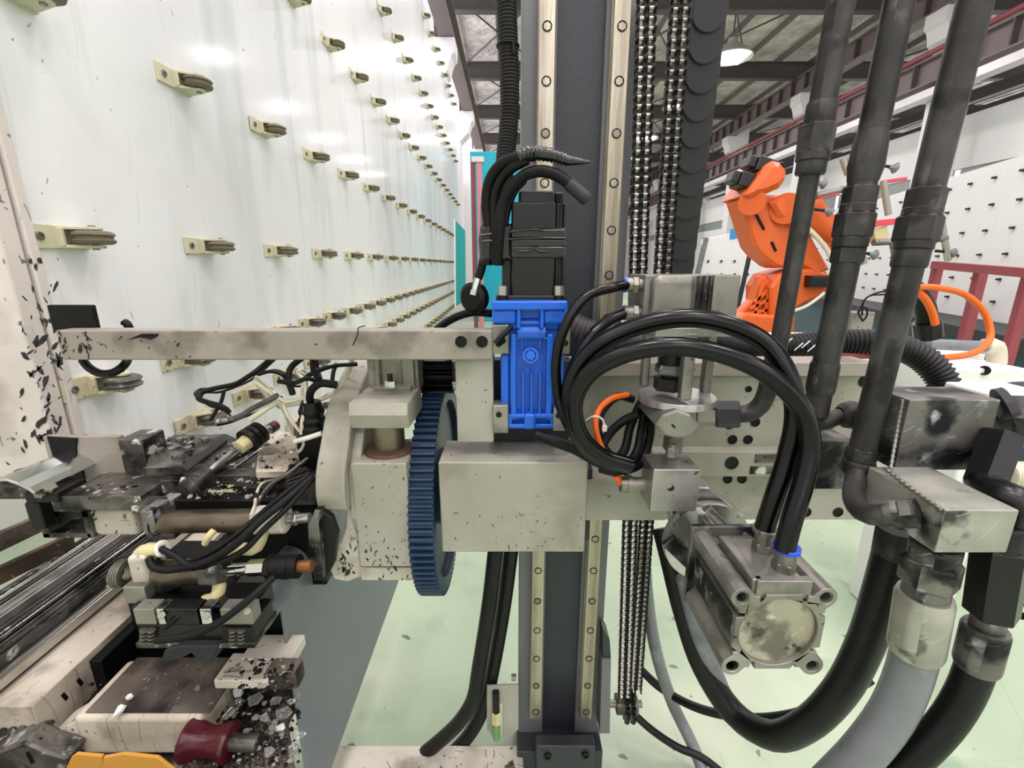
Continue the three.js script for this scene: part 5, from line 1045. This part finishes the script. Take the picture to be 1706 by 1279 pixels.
{
  const t = thing('tool_block', 'black tool block with bright top plates under the two small cylinders', 'tool');
  const d = 0.50;
  part(t, 'body', [FB(232, 1040, 424, 1076, d, 0.05, 0.002), FB(222, 1010, 425, 1042, d + 0.02, 0.05, 0.002)], M.black);
  for (const [u0, u1, m] of [[224, 258, M.alu], [262, 274, M.chrome], [276, 330, M.black], [334, 352, M.chrome], [368, 420, M.alu]]) part(t, 'top_plate', FB(u0, 1015, u1, 1040, d - 0.003, 0.02, 0.001), m);
  for (const [u, v] of [[269, 1025], [344, 1025], [412, 1018]]) part(t, 'bolt', hex(P(u, v, d - 0.003), P(u, v, d - 0.008), 0.005), M.bolt);
  for (const u of [240, 252, 388, 402]) part(t, 'spring', [0, 1, 2, 3].map((i) => turned(P(u, 1048 + i * 6, d - 0.004), P(u, 1051 + i * 6, d - 0.004), [[0, 0], [0.005, 0.2], [0.005, 0.8], [0, 1]], 12)), M.bolt);
  part(t, 'side_plate', FB(370, 1046, 420, 1070, d - 0.004, 0.01, 0.001), M.boltDark);
  part(t, 'notched_plate', [EX([[268, 1102], [274, 1084], [296, 1076], [364, 1076], [352, 1106], [338, 1108], [318, 1088], [300, 1098]], d - 0.01, 0.05, 0.001)], M.dark, 'dark notched plate under the tool block');
  part(t, 'base_flange', FB(226, 1072, 424, 1080, d - 0.005, 0.06, 0.001), M.greasy);
}
{
  const t = thing('bent_sheet', 'pale bent sheet piece between the lower small cylinder and the grey apron', 'sheet');
  part(t, 'sheet', HZ([[372, 1003], [402, 958], [456, 954], [428, 1004]], EYE - 0.475, 0.004, 0.0006), M.alu);
  part(t, 'lip', FB(206, 978, 243, 1006, 0.53, 0.02, 0.002), M.alu);
}
single('side_rail', 'dark sloping side rail between the tool block and the apron', 'rail', [beam(P(415, 1040, 0.56), P(478, 962, 0.68), 0.03, 0.02), beam(P(432, 1030, 0.58), P(492, 958, 0.70), 0.008, 0.02)], M.greasy);
{  // grey apron sheet
  const t = thing('apron_panel', 'large grey painted sheet apron hanging beside the floor opening', 'panel');
  part(t, 'sheet', box(-0.364, -0.36, EYE - 0.97, EYE - 0.513, -0.60, -1.25, 0.001), M.sheet);
  const pts = []; for (let i = 0; i <= 8; i++) { const a = i / 8 * Math.PI / 2; pts.push([-0.40 + Math.sin(a) * 0.04, EYE - 0.513 - 0.04 + Math.cos(a) * 0.04 + 0.036]); }
  const sh = new THREE.Shape(); pts.forEach(([x, y], i) => sh[i ? 'lineTo' : 'moveTo'](x, y)); [...pts].reverse().forEach(([x, y]) => sh.lineTo(x - 0.001, y - 0.004));
  const g = new THREE.ExtrudeGeometry(sh, { depth: 0.66, bevelEnabled: false }); g.translate(0, 0, -1.22);
  part(t, 'bent_rim', g, M.sheet);
}
// rails and beam running away along the roller wall
{
  const t = thing('conveyor_beam', 'pale flat steel beam with oval slots running away at the lower left', 'beam');
  part(t, 'beam_body', box(-0.744, -0.676, EYE - 0.672, EYE - 0.60, -0.505, -1.3, 0.002), M.worn);
  for (const d of [0.546, 0.571, 0.595]) part(t, 'oval_slot', obox(V(-0.6755, EYE - 0.63, -d), V(1, 0, 0), V(0, 0.97, 0.24), V(0, -0.24, 0.97), 0.0015, 0.015, 0.0055, 0.0007), M.blackMatt);
}
[[-0.775, -0.752, -0.575, -0.555, 'greasy', 'dark stained flat rail next to the pale slotted beam'], [-0.80, -0.779, -0.57, -0.548, 'chrome', 'bright polished rail, second from the pale slotted beam'], [-0.83, -0.805, -0.56, -0.535, 'steel', 'broad light steel rail with bright edges along the wall foot'], [-0.85, -0.834, -0.545, -0.522, 'chrome', 'bright rail closest to the roller wall'], [-0.835, -0.79, -0.60, -0.578, 'boltDark', 'dark lower rail under the bright rails'], [-0.748, -0.735, -0.592, -0.575, 'brushed', 'narrow bright strip beside the pale slotted beam']].forEach(([x0, x1, y0, y1, m, l]) => {
  const t = thing('guide_rail', l, 'rail');
  part(t, 'rail_bar', [box(x0, x1, EYE + y0, EYE + y1, -0.42, -1.4, 0.002)], M[m]);
  part(t, 'rib', [box(x0 + 0.003, x0 + 0.007, EYE + y1, EYE + y1 + 0.003, -0.42, -1.4, 0.001), box(x1 - 0.007, x1 - 0.003, EYE + y1, EYE + y1 + 0.003, -0.42, -1.4, 0.001)], M[m === 'chrome' ? 'greasy' : m]);
});
single('brown_board', 'weathered brown board at the left edge below the curved cover', 'board', beam(P(-30, 972, 0.60), P(120, 900, 0.74), 0.012, 0.028), S({ map: texDust, color: 0xe8c9a8, roughness: 0.8 }));
single('dark_board', 'dark board above the brown board at the left edge', 'board', beam(P(-30, 915, 0.62), P(64, 872, 0.72), 0.012, 0.03), M.dust);
// cross beam with red spool, debris
{
  const t = thing('cross_beam', 'dusty cream cross beam at the bottom left ending at a red spool', 'beam');
  part(t, 'beam_body', box(P(128, 1230, 0.5).x, P(340, 1230, 0.5).x, Y(1258, 0.50), Y(1196, 0.50), -0.50, -0.60, 0.008), M.worn);
  part(t, 'dust_layer', box(P(128, 1196, 0.5).x + 0.006, P(345, 1196, 0.5).x, Y(1196, 0.50), Y(1196, 0.50) + 0.003, -0.507, -0.60, 0.001), M.dust, 'grey dust lying on the beam');
  part(t, 'pointed_end', EX([[78, 1240], [84, 1226], [132, 1197], [140, 1250], [120, 1250]], 0.502, 0.04, 0.002), M.creamDirty);
}
{
  const t = thing('red_spool', 'dark red waisted spool at the end of the dusty cross beam', 'spool');
  part(t, 'spool', turned(P(312, 1232, 0.49), P(386, 1236, 0.49), [[0, 0], [0.026, 0], [0.0275, 0.06], [0.024, 0.2], [0.020, 0.4], [0.0185, 0.55], [0.021, 0.75], [0.026, 0.92], [0.025, 1], [0, 1]], 30), M.redDark);
  part(t, 'spindle', cyl(P(386, 1236, 0.49), P(430, 1238, 0.49), 0.011, 0.011, 16), M.greasy);
}
{
  const t = thing('dark_void_fill', 'black boxes filling the dark void under the tool block', 'base');  // added black boxes stand in for the darkness of the void
  part(t, 'rear_fill', [box(-0.66, -0.37, EYE - 0.72, EYE - 0.53, -0.66, -0.70, 0.003)], M.blackMatt);
  part(t, 'floor_pan', [box(-0.67, -0.37, EYE - 0.74, EYE - 0.69, -0.30, -0.70, 0.003)], M.dust);
  part(t, 'gap_fill', [box(-0.9, -0.70, EYE - 0.72, EYE - 0.68, -0.30, -1.4, 0.003), box(-0.66, -0.40, EYE - 0.60, EYE - 0.53, -0.70, -0.80, 0.003), box(-0.46, -0.37, EYE - 0.62, EYE - 0.55, -0.63, -0.70, 0.003)], M.blackMatt);
  part(t, 'upper_fill', box(-0.50, -0.335, EYE - 0.56, EYE - 0.40, -0.705, -0.74, 0.003), M.blackMatt);  // dark filler added behind the upper small cylinder
  part(t, 'beam_side_fill', box(-0.675, -0.655, EYE - 0.73, EYE - 0.61, -0.59, -1.2, 0.002), M.blackMatt);
}
{
  const t = thing('slurry_block', 'cream steel block caked with grey slurry beside the apron', 'block');
  part(t, 'block_body', [FB(356, 1133, 446, 1148, 0.535, 0.05, 0.003), FB(400, 1098, 486, 1116, 0.57, 0.05, 0.003)], M.creamDirty);
  part(t, 'caked_top', [FB(440, 1120, 495, 1152, 0.54, 0.03, 0.008)], M.dust);
}
{  // heap of glass grit: a rough mound, stuff
  const nx = 60, nz = 60, pos = [], idx = [], x0 = -0.47, x1 = -0.368, z0 = -0.36, z1 = -0.585;
  for (let j = 0; j <= nz; j++) for (let i = 0; i <= nx; i++) {
    const a = i / nx, b = j / nz, e = Math.min(1, 5 * Math.min(a, 1 - a, b, 1 - b));
    pos.push(x0 + (x1 + 0.14 * (1 - b) - x0) * a, EYE - 0.685 + e * (0.018 + 0.012 * Math.sin(a * 6 + b * 3)) + e * rnd() * 0.012, z0 + (z1 - z0) * b);
  }
  for (let j = 0; j < nz; j++) for (let i = 0; i < nx; i++) { const a = j * (nx + 1) + i, b = a + 1, c = a + nx + 1, d = c + 1; idx.push(a, b, c, b, d, c); }
  let g = new THREE.BufferGeometry(); g.setAttribute('position', new THREE.Float32BufferAttribute(pos, 3)); g.setIndex(idx); g = g.toNonIndexed(); g.computeVertexNormals(); g.translate(-0.0, 0, 0);
  const m = mesh('glass_grit', join(g), M.dust); m.userData = { kind: 'stuff', label: 'dark wet heap of glass grit beside the red spool', category: 'grit' }; scene.add(m);
}
{  // loose shards
  const spots = [[362, 1157, 8], [383, 1155, 9], [396, 1156, 10], [427, 1168, 16], [460, 1168, 9], [442, 1198, 8], [475, 1190, 15], [202, 1184, 10], [398, 1172, 5], [500, 1228, 9], [455, 1215, 7], [385, 1190, 12], [470, 1215, 8], [420, 1240, 7], [440, 1150, 6], [486, 1172, 7], [330, 1150, 5], [218, 1163, 5], [488, 1250, 8], [410, 1222, 6], [448, 1255, 8], [432, 1130, 6]];
  spots.forEach(([u, v, s], i) => {
    const y = u < 340 ? Y(1196, 0.5) + 0.006 : EYE - 0.648 + rr(0, 0.006), c = PY(u, v, y), r = s * 0.52 / 758 / 0.78, n = 5 + (i % 3), sh = new THREE.Shape();
    for (let k = 0; k < n; k++) { const a = (k + rr(-0.3, 0.3)) / n * 6.283, q = r * rr(0.6, 1.2); sh[k ? 'lineTo' : 'moveTo'](Math.cos(a) * q, Math.sin(a) * q); }
    const g = new THREE.ExtrudeGeometry(sh, { depth: 0.004, bevelEnabled: false }); g.rotateX(-1.57 + rr(-0.5, 0.7)); g.rotateY(rr(0, 6)); g.translate(c.x, c.y + 0.002, c.z);
    const small = s < 8;
    single('glass_shard', i === 7 ? 'clear glass shard lying on the dusty cream cross beam' : i === 3 ? 'largest clear glass shard standing in the heap of grit' : small ? 'small clear glass splinter lying on the grit heap or the dusty beam' : 'thumb-sized clear glass shard lying on the grit heap', 'shard', g, i % 5 === 2 ? M.white : M.glassShard, i === 7 || i === 3 ? undefined : small ? 'small glass splinters' : 'larger glass shards');
  });
}
single('yellow_paper', 'crumpled orange yellow paper at the bottom edge', 'paper', [EX([[100, 1300], [118, 1262], [126, 1256], [170, 1260], [176, 1300]], 0.43, 0.004, 0.0008), EX([[168, 1300], [172, 1262], [205, 1256], [262, 1262], [310, 1300]], 0.425, 0.004, 0.0008)], M.paper);
single('steel_bars', 'bundle of dark thin bars in the bottom left corner', 'bars', [0, 1, 2, 3, 4, 5, 6].map((i) => cyl(P(-30 + i * 16, 1225 - i * 2, 0.50), P(60 + i * 8, 1172 + i * 3, 0.56), 0.006, 0.006, 8)), M.greasy);
{
  const t = thing('corner_block', 'grey worn casting in the lower left corner beside the yellow paper', 'casting');
  part(t, 'body', [EX([[-30, 1300], [-30, 1262], [40, 1236], [78, 1254], [112, 1264], [100, 1300]], 0.47, 0.03, 0.003)], M.greasy); part(t, 'slot', EX([[42, 1254], [48, 1252], [58, 1270], [52, 1273]], 0.4695, 0.002, 0), M.blackMatt);
}
{  // crumbs of dried glass slurry all over the head
  const dark = [], pale = [], g0 = new THREE.IcosahedronGeometry(1, 0);
  const areas = [[300, 795, 470, 830, EYE - 0.322, 150], [245, 728, 400, 775, EYE - 0.303, 90], [105, 806, 232, 824, EYE - 0.337, 110], [430, 722, 490, 780, EYE - 0.308, 60], [150, 1138, 330, 1190, EYE - 0.632, 200], [330, 1155, 500, 1275, EYE - 0.655, 420], [400, 1098, 490, 1150, EYE - 0.56, 120]];
  for (const [u0, v0, u1, v1, y, n] of areas) for (let i = 0; i < n; i++) {
    const p = PY(rr(u0, u1), rr(v0, v1), y), r = 0.0009 + 0.004 * rnd() ** 3;
    const g = clean(g0).scale(r * rr(0.7, 1.4), r * rr(0.4, 0.9), r * rr(0.7, 1.4)).rotateY(rr(0, 6)).rotateX(rr(-0.5, 0.5)).translate(p.x, p.y, p.z);
    (rnd() < 0.35 ? pale : dark).push(g);
  }
  const t = new THREE.Group(); t.name = 'slurry_crumbs'; t.userData = { kind: 'stuff', label: 'crumbs of dried glass slurry scattered over the greasy edging head', category: 'crumbs' }; scene.add(t);
  part(t, 'dark_crumbs', dark, M.blackMatt); part(t, 'pale_crumbs', pale, S({ color: 0x8f8b82, roughness: 0.7 }));
}
// ---------- robot, racks and machines behind ----------
const Z8 = (x, y) => [1100 + x / 2.815, 230 + y / 2.815];
{
  const t = thing('industrial_robot', 'bright orange six-axis industrial robot behind the steel pipes', 'robot');
  const d = 4.5, E = (l, dd, th, b = 0.025) => EX(l.map(([x, y]) => Z8(x, y)), dd, th, b);
  part(t, 'base', [E([[352, 855], [400, 820], [640, 840], [632, 912], [560, 925], [500, 920], [430, 880]], d - 0.25, 0.7)], M.orange);
  part(t, 'shoulder', [E([[355, 832], [430, 760], [470, 650], [500, 640], [540, 690], [560, 790], [400, 850]], d - 0.1, 0.12, 0.02), E([[520, 700], [560, 640], [650, 615], [720, 612], [800, 640], [800, 720], [740, 750], [680, 775], [640, 800], [630, 850], [520, 850]], d - 0.2, 0.5)], M.orange);
  part(t, 'cast_rib', [[440, 770, 530, 690], [420, 800, 540, 740], [400, 825, 530, 800], [480, 680, 440, 830], [510, 690, 490, 830]].map(([a, b, c, e]) => beam(P(...Z8(a, b), d - 0.13), P(...Z8(c, e), d - 0.13), 0.03, 0.025, V(0, 0, 1))), M.orange);
  part(t, 'lower_arm', [E([[375, 288], [450, 262], [600, 268], [640, 330], [690, 420], [740, 510], [800, 615], [740, 640], [660, 600], [570, 610], [540, 600], [480, 552], [445, 510], [410, 400]], d - 0.15, 0.3)], M.orange);
  part(t, 'slot_cover', [E([[440, 342], [462, 362], [494, 425], [486, 432], [462, 390]], d - 0.165, 0.02, 0.004)], M.blackMatt); part(t, 'slot_cover', [E([[520, 488], [530, 484], [550, 528], [540, 532]], d - 0.165, 0.02, 0.004)], M.blackMatt);
  part(t, 'elbow', [E([[410, 262], [470, 180], [510, 120], [540, 100], [575, 110], [604, 150], [600, 190], [570, 230], [500, 262], [440, 275]], d - 0.3, 0.55, 0.05), cyl(P(...Z8(430, 300), d - 0.24), P(...Z8(430, 300), d + 0.25), 0.11, 0.11, 26), cyl(P(...Z8(590, 330), d - 0.22), P(...Z8(590, 330), d - 0.05), 0.13, 0.13, 26), E([[520, 300], [590, 262], [640, 300], [700, 380], [640, 420], [560, 370]], d - 0.22, 0.1, 0.03)], M.orange);
  for (const [x0, y0, x1, y1, r] of [[425, 95, 520, 180, 0.3], [345, 165, 445, 250, 0.3]]) {
    const a = P(...Z8(x0, y0), d - 0.1), b = P(...Z8(x1, y1), d - 0.1), c = a.clone().add(b).multiplyScalar(0.5);
    const m = part(t, 'drive_motor', [obox(c, V(Math.cos(-r), Math.sin(-r), 0), V(-Math.sin(-r), Math.cos(-r), 0), V(0, 0, 1), 0.17, 0.13, 0.2, 0.015), obox(c.clone().add(V(-0.11, 0.035, 0)), V(Math.cos(-r), Math.sin(-r), 0), V(-Math.sin(-r), Math.cos(-r), 0), V(0, 0, 1), 0.07, 0.10, 0.16, 0.015)], M.black, 'black drive motor');
  }
  part(t, 'forearm', [turned(P(...Z8(640, 340), d - 0.1), P(...Z8(830, 450), d - 0.2), [[0, 0], [0.17, 0], [0.18, 0.2], [0.12, 0.55], [0.1, 1], [0, 1]], 24), turned(P(...Z8(790, 500), d - 0.2), P(...Z8(990, 460), d - 0.3), [[0, 0], [0.08, 0.02], [0.075, 0.5], [0.05, 0.8], [0.045, 1], [0, 1]], 20)], M.orange);
  part(t, 'axis_motor', E([[710, 645], [810, 645], [810, 700], [705, 700]], d - 0.3, 0.2, 0.02), M.black, 'black square axis motor');
  part(t, 'cable_harness', [tube([[620, 812], [680, 790], [740, 750], [770, 725]].map(([x, y]) => P(...Z8(x, y), d - 0.32)), 0.014), tube([[690, 420], [740, 470], [780, 520], [800, 560]].map(([x, y]) => P(...Z8(x, y), d - 0.3)), 0.02)], M.wireWhite);
}
{
  const t = thing('suction_gripper', 'grey and red gripper frame with suction cups on the robot arm', 'gripper');
  const d = 4.1, c = (a, b, r) => cyl(P(...Z8(...a), d), P(...Z8(...b), d), r, r, 14);
  for (const [a, b] of [[[855, 95], [880, 170]], [[1045, 200], [1070, 360]], [[1085, 470], [1105, 580]], [[1310, 340], [1350, 575]], [[940, 525], [955, 590]]]) part(t, 'cup_tube', c(a, b, 0.026), M.brushed);
  for (const [a, b] of [[[1000, 490], [1340, 470]], [[730, 270], [860, 240]]]) part(t, 'cross_bar', c(a, b, 0.028), M.alu);
  for (const l of [[[1000, 400], [1010, 385], [1110, 375], [1118, 395], [1100, 405], [1010, 415]], [[1055, 195], [1160, 180], [1162, 196], [1057, 212]], [[740, 270], [840, 250], [842, 266], [742, 286]], [[1280, 400], [1320, 390], [1325, 450], [1290, 460]]]) part(t, 'red_bracket', EX(l.map(([x, y]) => Z8(x, y)), d - 0.02, 0.05, 0.005), S({ color: 0xd84a58, roughness: 0.5 }));
  for (const [x, y] of [[1010, 548], [1375, 540], [1105, 140], [770, 215], [800, 345]]) { const a = P(...Z8(x, y), d); part(t, 'suction_cup', turned(a, a.clone().add(V(-0.06, 0.01, 0)), [[0, 0], [0.04, 0], [0.044, 0.1], [0.022, 0.5], [0.015, 1], [0, 1]], 18), M.greyHose); part(t, 'cup_stem', cyl(a.clone().add(V(-0.05, 0.01, 0)), a.clone().add(V(-0.16, 0.02, 0)), 0.012, 0.012, 8), M.boltDark); }
  part(t, 'end_plate', EX([[1000, 430], [1065, 410], [1080, 480], [1015, 492]].map(([x, y]) => Z8(x, y)), d, 0.08, 0.005), M.yellow);
}
// roller rack standing at an angle on the right
{
  const X0 = 2.784, K = 0.3155, at = (d, y) => V(X0 + K * d, EYE + y, -d), dir = V(K, 0, -1).normalize(), out = V(-1, 0, -K).normalize();
  const t = thing('angled_rack', 'white rack wall with rows of dark rollers behind the red fence', 'rack');
  const cuts = [2.6, 4.05, 5.5, 7.0, 8.6, 10.4, 12.4];
  const rz = dir.clone().negate();
  for (let i = 0; i < cuts.length - 1; i++) { const m = (cuts[i] + cuts[i + 1]) / 2, L = at(cuts[i + 1] - 0.001, 0).distanceTo(at(cuts[i] + 0.001, 0)); part(t, 'panel', obox(at(m, 0.2).addScaledVector(out, -0.02), rz.clone().cross(V(0, 1, 0)).negate(), V(0, 1, 0), rz, 0.04, 1.28, L, 0.002), M.white); }
  const wheelG = join([cyl(V(0, -0.008, 0), V(0, 0.008, 0), 0.019, 0.019, 12), box(-0.007, 0.007, -0.011, 0.011, -0.03, -0.003, 0.002)]);
  for (const y of [0.72, 0.5, 0.29, 0.09, -0.11, -0.29]) for (let k = 0; k < 22; k++) { const d = 3.5 + k * 0.31 + (y > 0.6 ? 0.05 : 0), m = mesh('roller', wheelG, M.dark); m.position.copy(at(d, y).addScaledVector(out, 0.012)); m.rotation.y = Math.atan2(out.x, out.z); t.add(m); }
  const t2 = thing('rack_conveyor', 'dark belt conveyor along the foot of the angled white rack', 'conveyor');
  part(t2, 'belt', obox(at(6.6, -0.5).addScaledVector(out, 0.2), rz.clone().cross(V(0, 1, 0)).negate(), V(0, 1, 0), rz, 0.45, 0.1, 9, 0.01), M.dark);
  part(t2, 'frame', obox(at(6.6, -0.9).addScaledVector(out, 0.15), rz.clone().cross(V(0, 1, 0)).negate(), V(0, 1, 0), rz, 0.3, 0.7, 9, 0.01), S({ color: 0x35505c, roughness: 0.5 }));
  // faint LT print on the top right of the rack
  const strokes = [[[3.62, 0.42], [3.62, 0.64]], [[3.62, 0.42], [3.5, 0.42]], [[3.42, 0.64], [3.22, 0.64]], [[3.32, 0.64], [3.32, 0.42]]];
  part(t, 'faded_print', strokes.map(([a, b]) => beam(at(a[0], a[1]).addScaledVector(out, 0.0015), at(b[0], b[1]).addScaledVector(out, 0.0015), a[0] === b[0] ? 0.03 : 0.001, a[0] === b[0] ? 0.001 : 0.03, a[0] === b[0] ? out : V(0, 1, 0), 0)), S({ color: 0xd4d6d8, roughness: 0.7 }), 'faded grey letters LT');
}
{
  const t = thing('second_rack', 'white rack panel with a blue label left of the orange robot', 'rack');
  const d = 7.2;
  part(t, 'panel', EX([[1172, 398], [1300, 372], [1300, 560], [1138, 560]], d, 0.08, 0.005), M.white);
  part(t, 'frame_edge', [beam(P(1176, 396, d), P(1138, 560, d), 0.06, 0.08, V(0, 0, 1)), beam(P(1156, 372, d - 0.1), P(1116, 560, d - 0.1), 0.05, 0.06, V(0, 0, 1))], M.greyHose);
  part(t, 'blue_label', EX([[1217, 382], [1238, 378], [1237, 395], [1216, 399]], d - 0.01, 0.008, 0.001), M.label);
  part(t, 'roller', [0, 1, 2, 3, 4].flatMap((i) => [0, 1, 2].map((j) => cyl(P(1180 + i * 22, 435 + j * 22, d), P(1180 + i * 22, 435 + j * 22, d - 0.03), 0.018, 0.018, 8))), M.dark);
  single('thin_pole', 'thin dark leaning pole left of the orange robot', 'pole', cyl(P(1254, 402, 6), P(1200, 640, 6), 0.028, 0.028, 10), M.dark);
  single('orange_red_post', 'dark red post beside the cable chain in the background', 'post', box(XX(1146, 460, 6.9), XX(1153, 460, 6.9), 0, Y(372, 6.9), -6.9, -7, 0.01), M.red);
}
{
  const t = thing('red_fence', 'red steel guard frame right of the pipes', 'fence');
  part(t, 'post', box(P(1552, 480, 2.6).x, P(1566, 480, 2.6).x, 0, Y(438, 2.6), -2.6, -2.635, 0.006), M.red);
  part(t, 'post', box(P(1620, 500, 2.35).x, P(1637, 500, 2.35).x, 0, Y(448, 2.35), -2.35, -2.385, 0.006), M.red);
  part(t, 'post', box(P(1690, 545, 2.1).x, P(1708, 545, 2.1).x, 0, Y(455, 2.1), -2.1, -2.135, 0.006), M.red);
  part(t, 'top_rail', beam(P(1556, 441, 2.62), P(1730, 456, 2.0), 0.035, 0.04), M.red);
}
{
  const t = thing('machine_bed', 'white machine bed behind the grey conduit at the right', 'machine');
  part(t, 'bed', FB(1570, 612, 1688, 665, 1.28, 0.35, 0.01), M.white);
  part(t, 'end_block', FB(1676, 618, 1730, 660, 1.3, 0.3, 0.01), M.white);
  part(t, 'deck', FB(1405, 590, 1640, 612, 1.45, 0.5, 0.004), M.white);
  part(t, 'hole', turned(P(1640, 617, 1.281), P(1640, 617, 1.277), [[0.014, 0], [0.014, 1], [0.009, 1], [0.009, 0.1], [0, 0.1]], 16), M.boltDark);
  part(t, 'grey_tube', cyl(P(1545, 573, 1.4), P(1640, 577, 1.4), 0.017, 0.017, 16), M.greyHose);
  part(t, 'cast_elbow', TP([[1640, 577, 1.4], [1656, 577, 1.4], [1660, 588, 1.4], [1660, 605, 1.4]], 0.025), M.wireWhite);
  part(t, 'leg', box(P(1600, 660, 1.35).x, P(1660, 660, 1.35).x, 0, Y(664, 1.28), -1.3, -1.6, 0.01), M.white);
  const t2 = thing('round_cover', 'dark domed round cover at the right edge above the pale block', 'cover');
  part(t2, 'dome', turned(P(1700, 700, 0.9), P(1690, 645, 0.9), [[0, 0], [0.075, 0], [0.075, 0.3], [0.055, 0.8], [0, 1]], 26), M.dark);
  const t3 = thing('pale_block', 'pale block behind the black elbow at the right edge', 'block');
  part(t3, 'block_body', FB(1636, 655, 1740, 745, 0.72, 0.08, 0.004), M.white);
  part(t3, 'corrugated_sleeve', ridged([P(1675, 790, 0.7), P(1700, 790, 0.7), P(1740, 792, 0.7)], 0.022, 0.008), M.wireWhite);
}
single('orange_loop', 'orange cable making a wide loop right of the thick pipe', 'cable', TP([[1522, 478, 1.15], [1560, 479, 1.15], [1610, 492, 1.15], [1642, 525, 1.15], [1650, 560, 1.13], [1632, 583, 1.1], [1580, 595, 1.05], [1510, 593, 1.0], [1450, 588, 0.98], [1400, 590, 0.98]], 0.0075), M.cableOrange);
single('orange_branch', 'short orange cable beside the dark hose behind the thick pipe', 'cable', TP([[1520, 480, 1.16], [1540, 496, 1.16], [1553, 520, 1.16], [1558, 540, 1.16]], 0.0085), M.cableOrange);
{
  const t = thing('dark_hose', 'dark hose with a black collar curving down right of the thick pipe', 'hose');
  part(t, 'hose', TP([[1505, 470, 1.2], [1525, 485, 1.2], [1540, 510, 1.2], [1546, 545, 1.2]], 0.024), M.hoseDark);
  part(t, 'collar', turned(P(1547, 562, 1.2), P(1544, 536, 1.2), [[0.02, 0], [0.031, 0], [0.031, 1], [0.02, 1]], 22), M.black);
}
single('red_strip', 'red plastic strip under the corrugated conduit between two pipes', 'strip', FB(1402, 588, 1470, 598, 0.90, 0.02, 0.002), M.red);
{
  const t = thing('junction_box', 'small grey junction box with loose black wires between the pipes', 'box');
  part(t, 'box_body', FB(1418, 520, 1456, 552, 1.6, 0.06, 0.004), M.alu);
  part(t, 'wire', [TP([[1436, 525, 1.58], [1440, 500, 1.58], [1460, 488, 1.58], [1490, 484, 1.58]], 0.003), TP([[1430, 522, 1.58], [1445, 495, 1.58], [1478, 490, 1.58]], 0.003), TP([[1437, 535, 1.58], [1430, 518, 1.58], [1442, 512, 1.58], [1444, 526, 1.58], [1437, 535, 1.58]], 0.003)], M.blackMatt);
}
// far end on the left
{
  const t = thing('teal_sheet', 'teal sheet standing out at the far end of the roller wall', 'panel');
  part(t, 'sheet', EX([[758, 366], [775, 384], [776, 500], [760, 510]], 7.0, 0.02, 0.002), M.teal);
  part(t, 'pale_edge', beam(P(757.5, 366, 6.99), P(758.5, 512, 6.99), 0.02, 0.02, V(0, 0, 1)), M.white);
  const t2 = thing('turquoise_cabinet', 'turquoise cabinet behind the red posts at the far left', 'cabinet');
  part(t2, 'body', box(XX(786, 400, 11), XX(872, 400, 11), 0, Y(252, 11), -11, -12, 0.02), M.turquoise); part(t2, 'door', FB(840, 300, 868, 510, 10.98, 0.03, 0.01), M.turquoise);
  const t3 = thing('red_post', 'pair of red upright posts at the far end of the roller wall', 'post');
  part(t3, 'post', box(XX(787, 400, 9.6), XX(793, 400, 9.6), 0, Y(268, 9.6), -9.6, -9.75, 0.01), M.red); part(t3, 'post', box(XX(796, 400, 9.6), XX(804, 400, 9.6), 0, Y(268, 9.6), -9.6, -9.75, 0.01), S({ color: 0xd98a92, roughness: 0.5 }));
  part(t3, 'head', FB(785, 260, 806, 270, 9.58, 0.2, 0.01), M.lampShade);
}
settle();
renderer.render(scene, camera);
